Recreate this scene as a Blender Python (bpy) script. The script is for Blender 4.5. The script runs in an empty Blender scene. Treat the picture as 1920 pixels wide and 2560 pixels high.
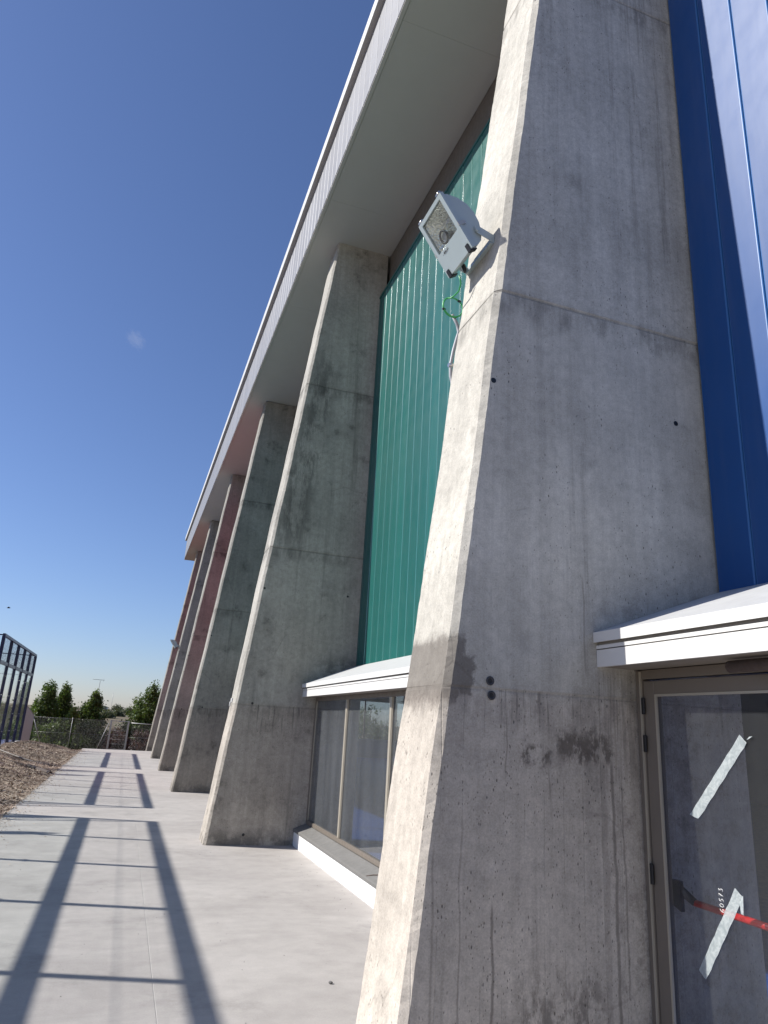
import bpy, bmesh, math, random
import numpy as np
from mathutils import Vector, Matrix
R = math.radians
rng = np.random.default_rng(7); random.seed(7)
S = bpy.context.scene
COL = S.collection

# ------------------------------------------------------------------ camera
YAW, PITCH, ROLL, FPX = 0.326533, 0.299006, 0.0575179, 1753.54
CAM_H = 1.7
cam_d = bpy.data.cameras.new('camera'); cam = bpy.data.objects.new('camera', cam_d); COL.objects.link(cam)
fw = Vector((math.sin(YAW)*math.cos(PITCH), math.cos(YAW)*math.cos(PITCH), math.sin(PITCH)))
r0 = Vector((math.cos(YAW), -math.sin(YAW), 0)); u0 = r0.cross(fw)
rt = r0*math.cos(ROLL) + u0*math.sin(ROLL); up = -r0*math.sin(ROLL) + u0*math.cos(ROLL)
M = Matrix((rt, up, -fw)).transposed().to_4x4(); M.translation = (0, 0, CAM_H)
cam.matrix_world = M
cam_d.sensor_fit = 'HORIZONTAL'; cam_d.sensor_width = 36; cam_d.lens = 36*FPX/1920
cam_d.clip_start = 0.05; cam_d.clip_end = 6000
S.camera = cam

# ------------------------------------------------------------------ sky and sun
SUN = Vector((-1.0, 0.32, 0.82)).normalized()
EL = math.asin(SUN.z); AZ = math.atan2(SUN.x, SUN.y)          # from +Y towards +X
W = bpy.data.worlds.new('World'); S.world = W; W.use_nodes = True
wn = W.node_tree; bg = wn.nodes['Background']
sky = wn.nodes.new('ShaderNodeTexSky'); sky.sky_type = 'NISHITA'; sky.sun_disc = False
sky.sun_elevation = EL; sky.sun_rotation = AZ
sky.air_density = 1.0; sky.dust_density = 0.4; sky.ozone_density = 6.0; sky.altitude = 0
tn = wn.nodes.new('ShaderNodeMix'); tn.data_type = 'RGBA'; tn.blend_type = 'MULTIPLY'; tn.inputs[0].default_value = 1; tn.inputs[7].default_value = (1.02, .955, 1.06, 1)
wn.links.new(sky.outputs[0], tn.inputs[6]); wn.links.new(tn.outputs[2], bg.inputs[0]); bg.inputs[1].default_value = 0.066
sd = bpy.data.lights.new('sun', 'SUN'); sd.energy = 3.75; sd.angle = R(0.55); sd.color = (1, 0.965, 0.91)
so = bpy.data.objects.new('sun', sd); COL.objects.link(so)
so.rotation_euler = SUN.to_track_quat('Z', 'Y').to_euler(); so.location = SUN*60
S.view_settings.view_transform = 'Standard'; S.view_settings.look = 'None'
S.view_settings.gamma = 1; S.view_settings.use_curve_mapping = False
S.view_settings.exposure = 0.9
S.cycles.max_bounces = 10; S.cycles.transparent_max_bounces = 16
S.cycles.diffuse_bounces = 5; S.cycles.glossy_bounces = 5

# ------------------------------------------------------------------ object helpers
def tag(o, label=None, cat=None, group=None, kind=None):
    if label: o['label'] = label
    if cat: o['category'] = cat
    if group: o['group'] = group
    if kind: o['kind'] = kind
    return o
def link(o, parent=None):
    COL.objects.link(o)
    if parent is not None: o.parent = parent
    return o
def empty(name, loc=(0, 0, 0), rz=0):
    o = bpy.data.objects.new(name, None); o.location = loc; o.rotation_euler = (0, 0, rz); o.empty_display_size = .2
    return link(o)
def mesh_obj(name, me, parent=None, loc=None):
    o = bpy.data.objects.new(name, me)
    if loc is not None: o.location = loc
    return link(o, parent)
class MB:
    """collects shapes, links them as one mesh"""
    def __init__(s): s.v = []; s.f = []; s.mi = []; s.sm = []
    def add(s, verts, faces, mi=0, smooth=False):
        b = len(s.v); s.v += [tuple(v) for v in verts]
        for f in faces: s.f.append(tuple(b+i for i in f)); s.mi.append(mi); s.sm.append(smooth)
        return s
    def box(s, a, b, mi=0):
        x0, y0, z0 = a; x1, y1, z1 = b
        v = [(x0,y0,z0),(x1,y0,z0),(x1,y1,z0),(x0,y1,z0),(x0,y0,z1),(x1,y0,z1),(x1,y1,z1),(x0,y1,z1)]
        return s.add(v, [(0,3,2,1),(4,5,6,7),(0,1,5,4),(1,2,6,5),(2,3,7,6),(3,0,4,7)], mi)
    def prism(s, poly, axis, a, b, mi=0, smooth=False):
        """poly: list of 2d points; axis 1 -> (x,z) extruded along y, 0 -> (y,z) along x, 2 -> (x,y) along z"""
        def P(p, t):
            return (p[0], t, p[1]) if axis == 1 else ((t, p[0], p[1]) if axis == 0 else (p[0], p[1], t))
        n = len(poly); v = [P(p, a) for p in poly] + [P(p, b) for p in poly]
        area = sum(poly[i][0]*poly[(i+1) % n][1]-poly[(i+1) % n][0]*poly[i][1] for i in range(n))
        flip = (area > 0) == (axis != 1)
        if b < a: flip = not flip
        fs = []
        for i in range(n):
            j = (i+1) % n
            fs.append((i, j, n+j, n+i) if flip else (j, i, n+i, n+j))
        c0 = tuple(range(n)); c1 = tuple(range(n, 2*n))
        s.add(v, fs, mi, smooth)
        base = len(s.v)-2*n
        s.f.append(tuple(base+i for i in (c0[::-1] if flip else c0))); s.mi.append(mi); s.sm.append(False)
        s.f.append(tuple(base+i for i in (c1 if flip else c1[::-1]))); s.mi.append(mi); s.sm.append(False)
        return s
    def tube(s, pts, r, n=8, mi=0, caps=True, smooth=True):
        pts = [Vector(p) for p in pts]; k = len(pts)
        rr = r if hasattr(r, '__len__') else [r]*k
        vs = []; prev = None
        for i, p in enumerate(pts):
            t = (pts[min(i+1, k-1)]-pts[max(i-1, 0)]).normalized()
            if prev is None:
                a = Vector((0, 0, 1)) if abs(t.z) < .9 else Vector((1, 0, 0))
                e1 = t.cross(a).normalized()
            else:
                e1 = (prev - t*prev.dot(t)).normalized()
            prev = e1; e2 = t.cross(e1)
            for j in range(n):
                th = 2*math.pi*j/n
                vs.append(p + (e1*math.cos(th)+e2*math.sin(th))*rr[i])
        fs = []
        for i in range(k-1):
            for j in range(n):
                a = i*n+j; b = i*n+(j+1) % n
                fs.append((a, b, b+n, a+n))
        s.add(vs, fs, mi, smooth)
        if caps and n > 2:
            base = len(s.v)-len(vs)
            s.f.append(tuple(base+j for j in range(n))[::-1]); s.mi.append(mi); s.sm.append(False)
            s.f.append(tuple(base+(k-1)*n+j for j in range(n))); s.mi.append(mi); s.sm.append(False)
        return s
    def mesh(s, name, mats):
        me = bpy.data.meshes.new(name); me.from_pydata(s.v, [], s.f)
        if not isinstance(mats, (list, tuple)): mats = [mats]
        for m_ in mats: me.materials.append(m_)
        me.polygons.foreach_set('material_index', s.mi); me.polygons.foreach_set('use_smooth', s.sm)
        me.update(); return me
    def build(s, name, mats, parent=None, loc=None, bevel=0, seg=2):
        me = s.mesh(name, mats)
        if bevel: bevel_mesh(me, bevel, seg)
        return mesh_obj(name, me, parent, loc)
def bevel_mesh(me, w, seg=2, mi=0):
    bm = bmesh.new(); bm.from_mesh(me); bmesh.ops.recalc_face_normals(bm, faces=bm.faces)
    es = [e for e in bm.edges if len(e.link_faces) == 2 and e.calc_face_angle(0) > .5]
    rr_ = bmesh.ops.bevel(bm, geom=es, offset=w, segments=seg, profile=.5, affect='EDGES', clamp_overlap=True)
    for f in rr_['faces']: f.material_index = mi
    bm.to_mesh(me); bm.free(); me.update()

# ------------------------------------------------------------------ material helpers
class NT:
    def __init__(s, name):
        s.mat = bpy.data.materials.new(name); s.mat.use_nodes = True
        s.nt = s.mat.node_tree; s.bsdf = s.nt.nodes['Principled BSDF']; s.out = s.nt.nodes['Material Output']
    def n(s, t, **kw):
        nd = s.nt.nodes.new(t)
        for k, v in kw.items(): setattr(nd, k, v)
        return nd
    def put(s, inp, v):
        if isinstance(v, bpy.types.NodeSocket): s.nt.links.new(v, inp)
        elif isinstance(v, (tuple, list)) and inp.type == 'RGBA': inp.default_value = (*v[:3], 1)
        else: inp.default_value = v
    def m(s, op, a, b=None, c=None, clamp=False):
        nd = s.n('ShaderNodeMath', operation=op, use_clamp=clamp); s.put(nd.inputs[0], a)
        if b is not None: s.put(nd.inputs[1], b)
        if c is not None: s.put(nd.inputs[2], c)
        return nd.outputs[0]
    def mul(s, a, b): return s.m('MULTIPLY', a, b)
    def addm(s, a, b): return s.m('ADD', a, b)
    def sm(s, v, a, b, lo=0., hi=1.):
        nd = s.n('ShaderNodeMapRange', interpolation_type='SMOOTHSTEP'); s.put(nd.inputs[0], v)
        if a > b: a, b, lo, hi = b, a, hi, lo
        for i, x in enumerate((a, b, lo, hi)): nd.inputs[i+1].default_value = x
        return nd.outputs[0]
    def band(s, v, a, b, soft):
        return s.mul(s.sm(v, a-soft, a+soft), s.sm(v, b-soft, b+soft, 1, 0))
    def coord(s, kind='Object'):
        return s.n('ShaderNodeTexCoord').outputs[kind]
    def sep(s, v):
        nd = s.n('ShaderNodeSeparateXYZ'); s.put(nd.inputs[0], v); return nd.outputs
    def vmul(s, v, k):
        nd = s.n('ShaderNodeVectorMath', operation='MULTIPLY'); s.put(nd.inputs[0], v); nd.inputs[1].default_value = k; return nd.outputs[0]
    def vadd(s, v, k):
        nd = s.n('ShaderNodeVectorMath', operation='ADD'); s.put(nd.inputs[0], v); s.put(nd.inputs[1], k); return nd.outputs[0]
    def noise(s, v, scale, detail=4, rough=.55, dist=0.):
        nd = s.n('ShaderNodeTexNoise'); s.put(nd.inputs['Vector'], v); nd.inputs['Scale'].default_value = scale
        nd.inputs['Detail'].default_value = detail; nd.inputs['Roughness'].default_value = rough; nd.inputs['Distortion'].default_value = dist
        return nd.outputs[0]
    def vor(s, v, scale, feature='F1', out=0, rnd=1.):
        nd = s.n('ShaderNodeTexVoronoi', feature=feature); s.put(nd.inputs['Vector'], v); nd.inputs['Scale'].default_value = scale
        nd.inputs['Randomness'].default_value = rnd
        return nd.outputs[out]
    def mix(s, f, a, b, mode='MIX'):
        nd = s.n('ShaderNodeMix', data_type='RGBA', blend_type=mode); s.put(nd.inputs[0], f); s.put(nd.inputs[6], a); s.put(nd.inputs[7], b)
        return nd.outputs[2]
    def bump(s, h, strength=.5, dist=.01, normal=None):
        nd = s.n('ShaderNodeBump'); nd.inputs['Strength'].default_value = strength; nd.inputs['Distance'].default_value = dist
        s.put(nd.inputs['Height'], h)
        if normal is not None: s.put(nd.inputs['Normal'], normal)
        return nd.outputs[0]
    def set(s, **kw):
        names = dict(col='Base Color', rough='Roughness', metal='Metallic', spec='Specular IOR Level', normal='Normal', coat='Coat Weight', coat_rough='Coat Roughness', alpha='Alpha', trans='Transmission Weight', ior='IOR', emit='Emission Color', emit_s='Emission Strength', sheen='Sheen Weight')
        for k, v in kw.items(): s.put(s.bsdf.inputs[names[k]], v)
        return s
def plain(name, col, rough=.6, metal=0., spec=.5, var=.12, scale=6., bumpy=0., bscale=60.):
    t = NT(name); c = t.coord()
    f = t.noise(c, scale, 5, .6)
    cc = t.mix(f, tuple(x*(1-var) for x in col), tuple(min(1, x*(1+var)) for x in col))
    rf = t.sm(t.noise(c, scale*2.3, 3), .3, .7, max(0, rough-.07), min(1, rough+.07))
    t.set(col=cc, rough=rf, metal=metal, spec=spec)
    if bumpy: t.set(normal=t.bump(t.noise(c, bscale, 4), bumpy, .004))
    return t.mat

def concrete(name, near=False, dark=0.0, blot=True):
    t = NT(name); c = t.coord(); oi = t.n('ShaderNodeObjectInfo').outputs['Random']
    cx = t.n('ShaderNodeCombineXYZ'); t.put(cx.inputs[0], t.mul(oi, 37.)); t.put(cx.inputs[1], t.mul(oi, 71.)); t.put(cx.inputs[2], t.mul(oi, 19.))
    P = c if near else t.vadd(c, cx.outputs[0])
    X, Y, Z = t.sep(c)[0:3]
    big = t.noise(P, .9, 3, .5); mid = t.noise(P, 3.2, 6, .62); fine = t.noise(P, 16, 6, .7); grain = t.noise(P, 110, 3, .7)
    st = t.noise(t.vmul(P, (9, 9, .35)), 1.0, 5, .65); st2 = t.noise(t.vmul(P, (38, 38, .5)), 1.0, 3, .6)
    low = t.sm(Z, 1.86, 1.98, 1, 0)                            # lowest pour: warmer, board marked
    colA = t.mix(mid, (.410, .388, .335), (.545, .517, .458))
    colB = t.mix(mid, (.470, .420, .358), (.575, .520, .448))
    col = t.mix(low, colA, colB)
    v = t.sm(big, .3, .7, .86, 1.10)
    v = t.mul(v, t.sm(st, .28, .72, .89, 1.06)); v = t.mul(v, t.sm(st2, .25, .6, .96, 1.02))
    v = t.mul(v, t.sm(fine, .25, .75, .84, 1.12)); v = t.mul(v, t.sm(grain, .3, .7, .88, 1.10))
    # dark weather streaks running down
    wk = t.mul(t.sm(t.noise(t.vmul(P, (5.5, 5.5, .22)), 1., 6, .7), .56, .74), t.sm(big, .35, .6))
    v = t.mul(v, t.m('SUBTRACT', 1., t.mul(wk, .34 if near else .45)))
    # grime blotches
    gb = t.mul(t.sm(t.noise(P, 1.7, 9, .76), .50, .66), t.sm(t.noise(P, 8, 6, .74), .36, .64))
    v = t.mul(v, t.m('SUBTRACT', 1., t.mul(gb, .36 if near else .58)))
    # pour joints: grime below / around
    for zj, k in ((1.93, .13), (4.39, .22), (7.38, .30)):
        wob = t.addm(Z, t.mul(t.m('SUBTRACT', t.noise(P, 1.6, 5, .7), .5), .10))
        jj = t.mul(t.band(wob, zj-.16, zj+.02, .06), t.sm(t.noise(t.vmul(P, (7, 7, 2.2)), 1, 5, .7), .38, .66))
        v = t.mul(v, t.m('SUBTRACT', 1., t.mul(jj, k+.15)))
        ln = t.band(t.addm(Z, t.mul(t.m('SUBTRACT', t.noise(P, 2.6, 3, .6), .5), .03)), zj-.012, zj+.010, .008)
        v = t.mul(v, t.m('SUBTRACT', 1., t.mul(ln, k)))
    # pores and board-grain pits, denser in the lowest pour
    pv = t.vadd(t.vmul(P, (1, 1, .48)), t.vmul(t.n('ShaderNodeTexNoise').outputs[1], (.035, .035, .035)))
    pores = None
    for sc, thr, r_ in ((52, .88, .26), (95, .90, .30), (27, .965, .15)):
        d = t.vor(pv, sc); cell = t.sep(t.vor(pv, sc, out=1))[0]
        lowc = t.addm(cell, t.mul(low, .11))
        p_ = t.mul(t.sm(d, r_, r_*.45), t.m('GREATER_THAN', lowc, thr))
        pores = p_ if pores is None else t.m('MAXIMUM', pores, p_)
    pores = t.mul(pores, t.sm(t.noise(P, 1.9, 4, .6), .40, .62, .12, 1.))
    v = t.mul(v, t.m('SUBTRACT', 1., t.mul(pores, .68)))
    # board joints: faint vertical lines in the lowest pour, hairlines above
    bx = t.m('FRACT', t.m('DIVIDE', t.addm(X, t.mul(t.m('SUBTRACT', t.noise(P, .8, 3), .5), .035)), .118))
    bl = t.mul(t.mul(t.band(bx, .0, .045, .02), low), t.sm(t.noise(P, 1.4, 3), .44, .56))
    v = t.mul(v, t.m('SUBTRACT', 1., t.mul(bl, .12)))
    # wandering hair cracks
    ck = t.vor(t.vadd(P, t.vmul(t.n('ShaderNodeTexNoise').outputs[1], (.3, .3, .3))), 1.1, 'DISTANCE_TO_EDGE')
    cr = t.mul(t.sm(ck, .010, .003), t.sm(t.noise(P, 1.3, 3), .55, .62))
    v = t.mul(v, t.m('SUBTRACT', 1., t.mul(cr, .14)))
    tint = None; wet = 0.
    if near:
        face = t.sm(Y, .05, .09, 1, 0)                         # the face turned to the camera
        wx = t.addm(X, t.mul(t.m('SUBTRACT', t.noise(P, 7, 7, .7), .5), .26)); wz = t.addm(Z, t.mul(t.m('SUBTRACT', t.noise(t.vadd(P, (9, 3, 5)), 7, 7, .7), .5), .22))
        def blob(x0, x1, z0, z1, s_=.03): return t.mul(t.band(wx, x0, x1, s_), t.band(wz, z0, z1, s_))
        edge = t.m('SUBTRACT', X, t.addm(1.36, t.mul(Z, .113)))
        wetm = t.mul(t.sm(t.addm(edge, t.mul(t.m('SUBTRACT', t.noise(P, 9, 6, .7), .5), .14)), .125, .105), t.band(wz, 1.90, 2.10, .025))
        wetm = t.m('MAXIMUM', wetm, t.mul(t.sm(t.addm(edge, t.mul(t.m('SUBTRACT', t.noise(P, 11, 6, .7), .5), .10)), .055, .035), t.band(wz, 1.84, 2.20, .04)))
        wetm = t.m('MAXIMUM', wetm, t.mul(t.mul(t.sm(Y, .03, .06), t.band(wz, 1.90, 2.13, .03)), .75))
        pat = t.mul(blob(1.99, 2.15, 1.56, 1.66, .03), t.sm(t.noise(t.vmul(P, (13, 13, 6)), 1, 7, .72), .44, .54))
        pat = t.m('MAXIMUM', pat, t.mul(blob(2.20, 2.56, 1.58, 1.74, .04), t.sm(t.noise(t.vmul(t.vadd(P, (3, 0, 1)), (11, 11, 5)), 1, 7, .72), .42, .54)))
        stn = t.m('MAXIMUM', t.mul(wetm, .66), t.mul(t.mul(pat, face), .78))
        # rust brown run-down below the canopy end and its drip lines
        run = t.mul(t.mul(t.band(wx, 2.44, 2.74, .05), t.sm(Z, 2.14, 2.05)), t.sm(t.noise(t.vmul(P, (22, 22, .9)), 1, 5, .7), .36, .62))
        run = t.mul(run, t.sm(Z, 1.30, 1.68, .25, 1.))
        stn = t.m('MAXIMUM', stn, t.mul(t.mul(run, face), .52))
        for x0, w_, z0, z1, k in ((2.495, .020, .30, 1.62, .34), (2.553, .010, .20, 1.60, .58), (2.612, .006, .46, 1.50, .48), (1.828, .007, .1, .905, .55), (1.655, .005, .1, 1.30, .30), (1.51, .006, .1, 1.16, .32), (1.90, .004, 1.50, 1.83, .42), (2.16, .005, 1.39, 1.54, .4), (1.96, .005, 1.80, 1.92, .55), (2.40, .006, 2.05, 2.60, .40)):
            xx = t.addm(X, t.mul(t.m('SUBTRACT', t.noise(P, 3.5, 4), .5), .05))
            ln = t.mul(t.band(xx, x0-w_, x0+w_, w_*.45+.002), t.band(Z, z0, z1, .05))
            stn = t.m('MAXIMUM', stn, t.mul(t.mul(ln, face), k))
        # drips under the first pour joint
        dz = t.noise(t.vmul(P, (34, 34, 1.1)), 1, 4, .7)
        dr = t.mul(t.mul(t.sm(dz, .56, .64), t.band(X, 1.75, 2.5, .05)), t.mul(t.sm(Z, 1.62, 1.85), t.sm(Z, 1.945, 1.93)))
        stn = t.m('MAXIMUM', stn, t.mul(t.mul(dr, face), .50))
        # splash dirt close to the ground
        sp = t.mul(t.mul(t.sm(t.addm(Z, t.mul(t.noise(t.vmul(P, (6, 6, 2)), 1, 6, .7), .5)), .98, .66), t.band(X, 1.95, 2.47, .12)), t.sm(t.noise(t.vmul(P, (11, 11, 5)), 1, 6, .72), .44, .58))
        stn = t.m('MAXIMUM', stn, t.mul(t.mul(sp, face), .58))
        # soot specks above the canopy
        so_ = t.mul(t.mul(t.band(wx, 2.45, 3.5, .25), t.sm(wz, 2.95, 2.2)), t.sm(t.noise(P, 6, 10, .80), .44, .66))
        stn = t.m('MAXIMUM', stn, t.mul(t.mul(so_, face), .50))
        us = t.mul(t.mul(t.band(wx, 2.72, 3.36, .10), t.sm(Z, 4.2, 5.4)), t.sm(t.noise(t.vmul(t.vadd(P, (7, 1, 2)), (11, 11, .45)), 1, 6, .72), .48, .64))
        stn = t.m('MAXIMUM', stn, t.mul(t.mul(us, face), .34))
        us = t.mul(t.band(edge, .0, .35, .12), t.sm(t.noise(t.vmul(t.vadd(P, (2, 8, 4)), (13, 13, .5)), 1, 6, .72), .50, .66))
        stn = t.m('MAXIMUM', stn, t.mul(t.mul(t.mul(us, face), t.sm(Z, 4.4, 5.2)), .22))
        tint = stn
    else:
        f2 = t.mul(t.sm(t.noise(t.vmul(P, (3.4, 3.4, .9)), 1, 9, .78), .44, .58), t.band(Z, 4.4, 7.9, .7))
        f2 = t.mul(f2, t.band(t.m('SUBTRACT', X, t.addm(1.36, t.mul(Z, .113))), .02, .46, .14))
        f3 = t.mul(t.mul(t.sm(t.noise(t.vmul(P, (24, 24, 1.2)), 1, 4, .7), .54, .63), t.sm(Z, 1.45, 1.8)), t.sm(Z, 1.95, 1.93))
        f4 = t.mul(t.mul(t.sm(X, 2.5, 3.1), t.band(Z, 2.2, 2.7, .15)), t.sm(t.noise(P, 7, 6, .75), .42, .58))
        f5 = t.mul(t.sm(Z, .30, .05), t.sm(t.noise(P, 5, 6, .7), .40, .60))
        tint = t.m('MAXIMUM', t.m('MAXIMUM', t.mul(f2, .66 if blot else .12), t.mul(f3, .62)), t.m('MAXIMUM', t.mul(f4, .55), t.mul(f5, .55)))
    cv = t.n('ShaderNodeCombineXYZ')
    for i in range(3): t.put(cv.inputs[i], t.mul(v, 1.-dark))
    cc = t.mix(1., col, cv.outputs[0], 'MULTIPLY')
    cc = t.mix(tint, cc, (.075, .060, .050) if near else (.060, .058, .052))
    rough = t.sm(mid, .3, .7, .78, .92)
    t.set(col=cc, rough=rough, spec=.3)
    h = t.addm(t.mul(pores, -1.0), t.addm(t.mul(fine, .35), t.addm(t.mul(grain, .12), t.addm(t.mul(bl, -.6), t.mul(cr, -.15)))))
    n1 = t.bump(h, .55, .006); n2 = t.bump(t.noise(P, 2.6, 3), .25, .03, n1)
    t.set(normal=n2)
    return t.mat

def metal_panel(name, col, rough=.34, wavy=.10, spec=.5, coat=.0):
    t = NT(name); c = t.coord(); oi = t.n('ShaderNodeObjectInfo').outputs['Random']
    f = t.noise(c, 2.2, 4); cc = t.mix(f, tuple(x*.94 for x in col), tuple(x*1.06 for x in col))
    du = t.sm(t.noise(t.vmul(c, (6, 6, .6)), 1, 4), .4, .8, 0, .06); cc = t.mix(du, cc, (.4, .38, .35))
    cx = t.n('ShaderNodeCombineXYZ'); t.put(cx.inputs[0], t.mul(oi, 20.)); t.put(cx.inputs[2], t.mul(oi, 33.))
    w = t.noise(t.vadd(t.vmul(c, (1, 5, 1.1)), cx.outputs[0]), 1., 2, .4)
    tv = t.n('ShaderNodeCombineXYZ')
    for i in range(3): t.put(tv.inputs[i], t.sm(oi, 0., 1., .93, 1.07))
    cc = t.mix(1., cc, tv.outputs[0], 'MULTIPLY')
    t.set(col=cc, rough=t.sm(t.noise(c, 5, 3), .3, .7, rough-.03, rough+.05), spec=spec, normal=t.bump(w, wavy, .02))
    return t.mat

def glass(name, tint=(.80, .86, .86), dirt=.10, refl=1.0):
    """thin pane: Fresnel mix of clear and mirror, dusty film"""
    t = NT(name); nt = t.nt; nt.nodes.remove(t.bsdf); c = t.coord()
    lw = t.n('ShaderNodeLayerWeight'); lw.inputs[0].default_value = .5
    frs = t.addm(.042, t.mul(.958, t.m('POWER', lw.outputs['Facing'], 5.)))
    tr = t.n('ShaderNodeBsdfTransparent'); tr.inputs[0].default_value = (*tint, 1)
    gl = t.n('ShaderNodeBsdfGlossy'); gl.inputs['Roughness'].default_value = .01; gl.inputs[0].default_value = (refl, refl, refl, 1)
    m1 = t.n('ShaderNodeMixShader'); t.put(m1.inputs[0], frs); nt.links.new(tr.outputs[0], m1.inputs[1]); nt.links.new(gl.outputs[0], m1.inputs[2])
    df = t.n('ShaderNodeBsdfDiffuse'); df.inputs[0].default_value = (.34, .35, .36, 1)
    d = t.mul(t.sm(t.noise(t.vmul(c, (3, 3, .5)), 1, 5, .6), .25, .85, .45, 1.), dirt)
    sp = t.mul(t.sm(t.vor(c, 26), .10, .05), t.m('GREATER_THAN', t.sep(t.vor(c, 26, out=1))[0], .93))
    d = t.m('MAXIMUM', d, t.mul(sp, dirt*2.))
    m2 = t.n('ShaderNodeMixShader'); t.put(m2.inputs[0], d); nt.links.new(m1.outputs[0], m2.inputs[1]); nt.links.new(df.outputs[0], m2.inputs[2])
    nt.links.new(m2.outputs[0], t.out.inputs[0])
    return t.mat

MAT = {}
MAT['conc1'] = concrete('weathered_concrete_near', True)
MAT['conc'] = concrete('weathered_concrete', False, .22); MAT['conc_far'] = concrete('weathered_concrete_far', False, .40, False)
def edge_mat(name, col, r_=.24, coat=1., sp=.8):
    t = NT(name); t.set(col=col, rough=r_, spec=sp, coat=coat, coat_rough=.16); return t.mat
MAT['green_edge'] = edge_mat('green_sheet_fold', (.03, .16, .13)); MAT['blue_edge'] = edge_mat('blue_sheet_fold', (.03, .12, .32), .44, 0., .4); MAT['fascia_edge'] = edge_mat('fascia_sheet_fold', (.28, .28, .29), .48, 0., .4)  # paler than the sheets, so some of the fold highlight is painted in
MAT['green'] = metal_panel('green_sheet', (.008, .090, .078), .36, .05)
MAT['blue'] = metal_panel('blue_sheet', (.007, .060, .215), .44, .09, .39)
MAT['red'] = metal_panel('red_sheet', (.26, .024, .018), .40, .06)
MAT['greysheet'] = metal_panel('grey_sheet', (.16, .14, .18), .38, .06)
MAT['fascia'] = metal_panel('pale_fascia_sheet', (.205, .205, .212), .50, .04)
MAT['cap'] = plain('cap_metal', (.55, .54, .50), .45, var=.05)
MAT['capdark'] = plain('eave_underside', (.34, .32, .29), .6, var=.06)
MAT['soffit'] = plain('soffit_board', (.42, .41, .36), .75, var=.04, scale=2)
MAT['brown'] = plain('brown_sheet', (.13, .11, .09), .5, var=.08)
MAT['white'] = plain('white_flashing', (.62, .61, .585), .42, var=.03, scale=9)
MAT['whitewall'] = plain('white_paint', (.80, .79, .77), .75, var=.04, bumpy=.3)
MAT['sheetroof'] = plain('canopy_sheet', (.46, .46, .45), .55, var=.10, scale=5)
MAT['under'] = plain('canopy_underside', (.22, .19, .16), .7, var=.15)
MAT['slate'] = plain('grey_sill_stone', (.15, .145, .135), .6, var=.25, scale=9, bumpy=.3)
MAT['alu'] = plain('bronze_frame', (.16, .135, .110), .42, metal=.0, var=.06)
MAT['alulight'] = plain('frame_edge', (.42, .38, .31), .35, metal=.3, var=.05)
MAT['rubber'] = plain('black_rubber', (.012, .012, .014), .5, var=.1)
MAT['redbar'] = plain('red_plastic', (.48, .014, .012), .30, var=.06)
MAT['glass'] = glass('window_glass', (.76, .80, .83), .13)
MAT['doorglass'] = glass('door_glass', (.94, .95, .97), .05)
MAT['padelglass'] = glass('court_glass', (.965, .985, .98), .012)
MAT['innerfloor'] = plain('blue_sports_floor', (.02, .11, .42), .35, var=.06)
MAT['inner'] = plain('hall_interior', (.16, .16, .16), .8, var=.1)
MAT['lamp_body'] = plain('pale_grey_enamel', (.36, .42, .43), .38, var=.03)
MAT['steel'] = plain('steel', (.55, .54, .52), .28, metal=.9, var=.05)
MAT['galv'] = plain('galvanised_steel', (.42, .42, .40), .45, metal=.35, var=.10, scale=12)
MAT['navy'] = plain('navy_powder_coat', (.018, .016, .050), .35, var=.1)
MAT['court'] = plain('blue_court_turf', (.025, .10, .34), .85, var=.1, scale=20)
MAT['kerb'] = plain('kerb_concrete', (.40, .39, .37), .85, var=.12, bumpy=.4)
MAT['wire'] = plain('grey_wire', (.055, .055, .06), .55, metal=.2, var=.1)
MAT['greencable'] = plain('green_cable', (.03, .30, .08), .4, var=.05)
MAT['conduit'] = plain('grey_conduit', (.30, .30, .32), .5, var=.08)
MAT['bark'] = plain('bark', (.09, .065, .045), .9, var=.3, scale=14, bumpy=.6)
MAT['plank'] = plain('brown_wood', (.075, .050, .040), .8, var=.35, scale=20, bumpy=.5)

def path_mat():
    t = NT('trowelled_concrete'); c = t.coord(); X, Y, Z = t.sep(c)[0:3]
    a = t.noise(t.vmul(c, (.6, 1.0, 1)), 1., 7, .64, .8); b = t.noise(c, 5, 6, .65); g = t.noise(c, 90, 3, .7)
    col = t.mix(t.sm(a, .3, .7), (.348, .324, .302), (.422, .395, .368))
    v = t.mul(t.sm(b, .25, .75, .93, 1.06), t.sm(g, .3, .7, .95, 1.05))
    sw = t.noise(t.vmul(c, (.7, 3.5, 1)), 1., 5, .65, 2.2); v = t.mul(v, t.sm(sw, .3, .7, .975, 1.02))
    st = t.mul(t.sm(t.noise(c, 1.1, 8, .74), .52, .70), .20); v = t.mul(v, t.m('SUBTRACT', 1., st))
    ed = t.mul(t.sm(t.addm(X, t.mul(t.noise(c, 3, 5), .25)), -1.35, -1.58), .35); v = t.mul(v, t.m('SUBTRACT', 1., ed))
    spk = t.mul(t.sm(t.vor(c, 30), .12, .05), t.m('GREATER_THAN', t.sep(t.vor(c, 30, out=1))[0], .97)); v = t.mul(v, t.m('SUBTRACT', 1., t.mul(spk, .4)))
    cv = t.n('ShaderNodeCombineXYZ')
    for i in range(3): t.put(cv.inputs[i], v)
    t.set(col=t.mix(1., col, cv.outputs[0], 'MULTIPLY'), rough=.8, spec=.35, normal=t.bump(t.addm(t.mul(g, .4), b), .22, .006))
    return t.mat
MAT['path'] = path_mat()
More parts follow.
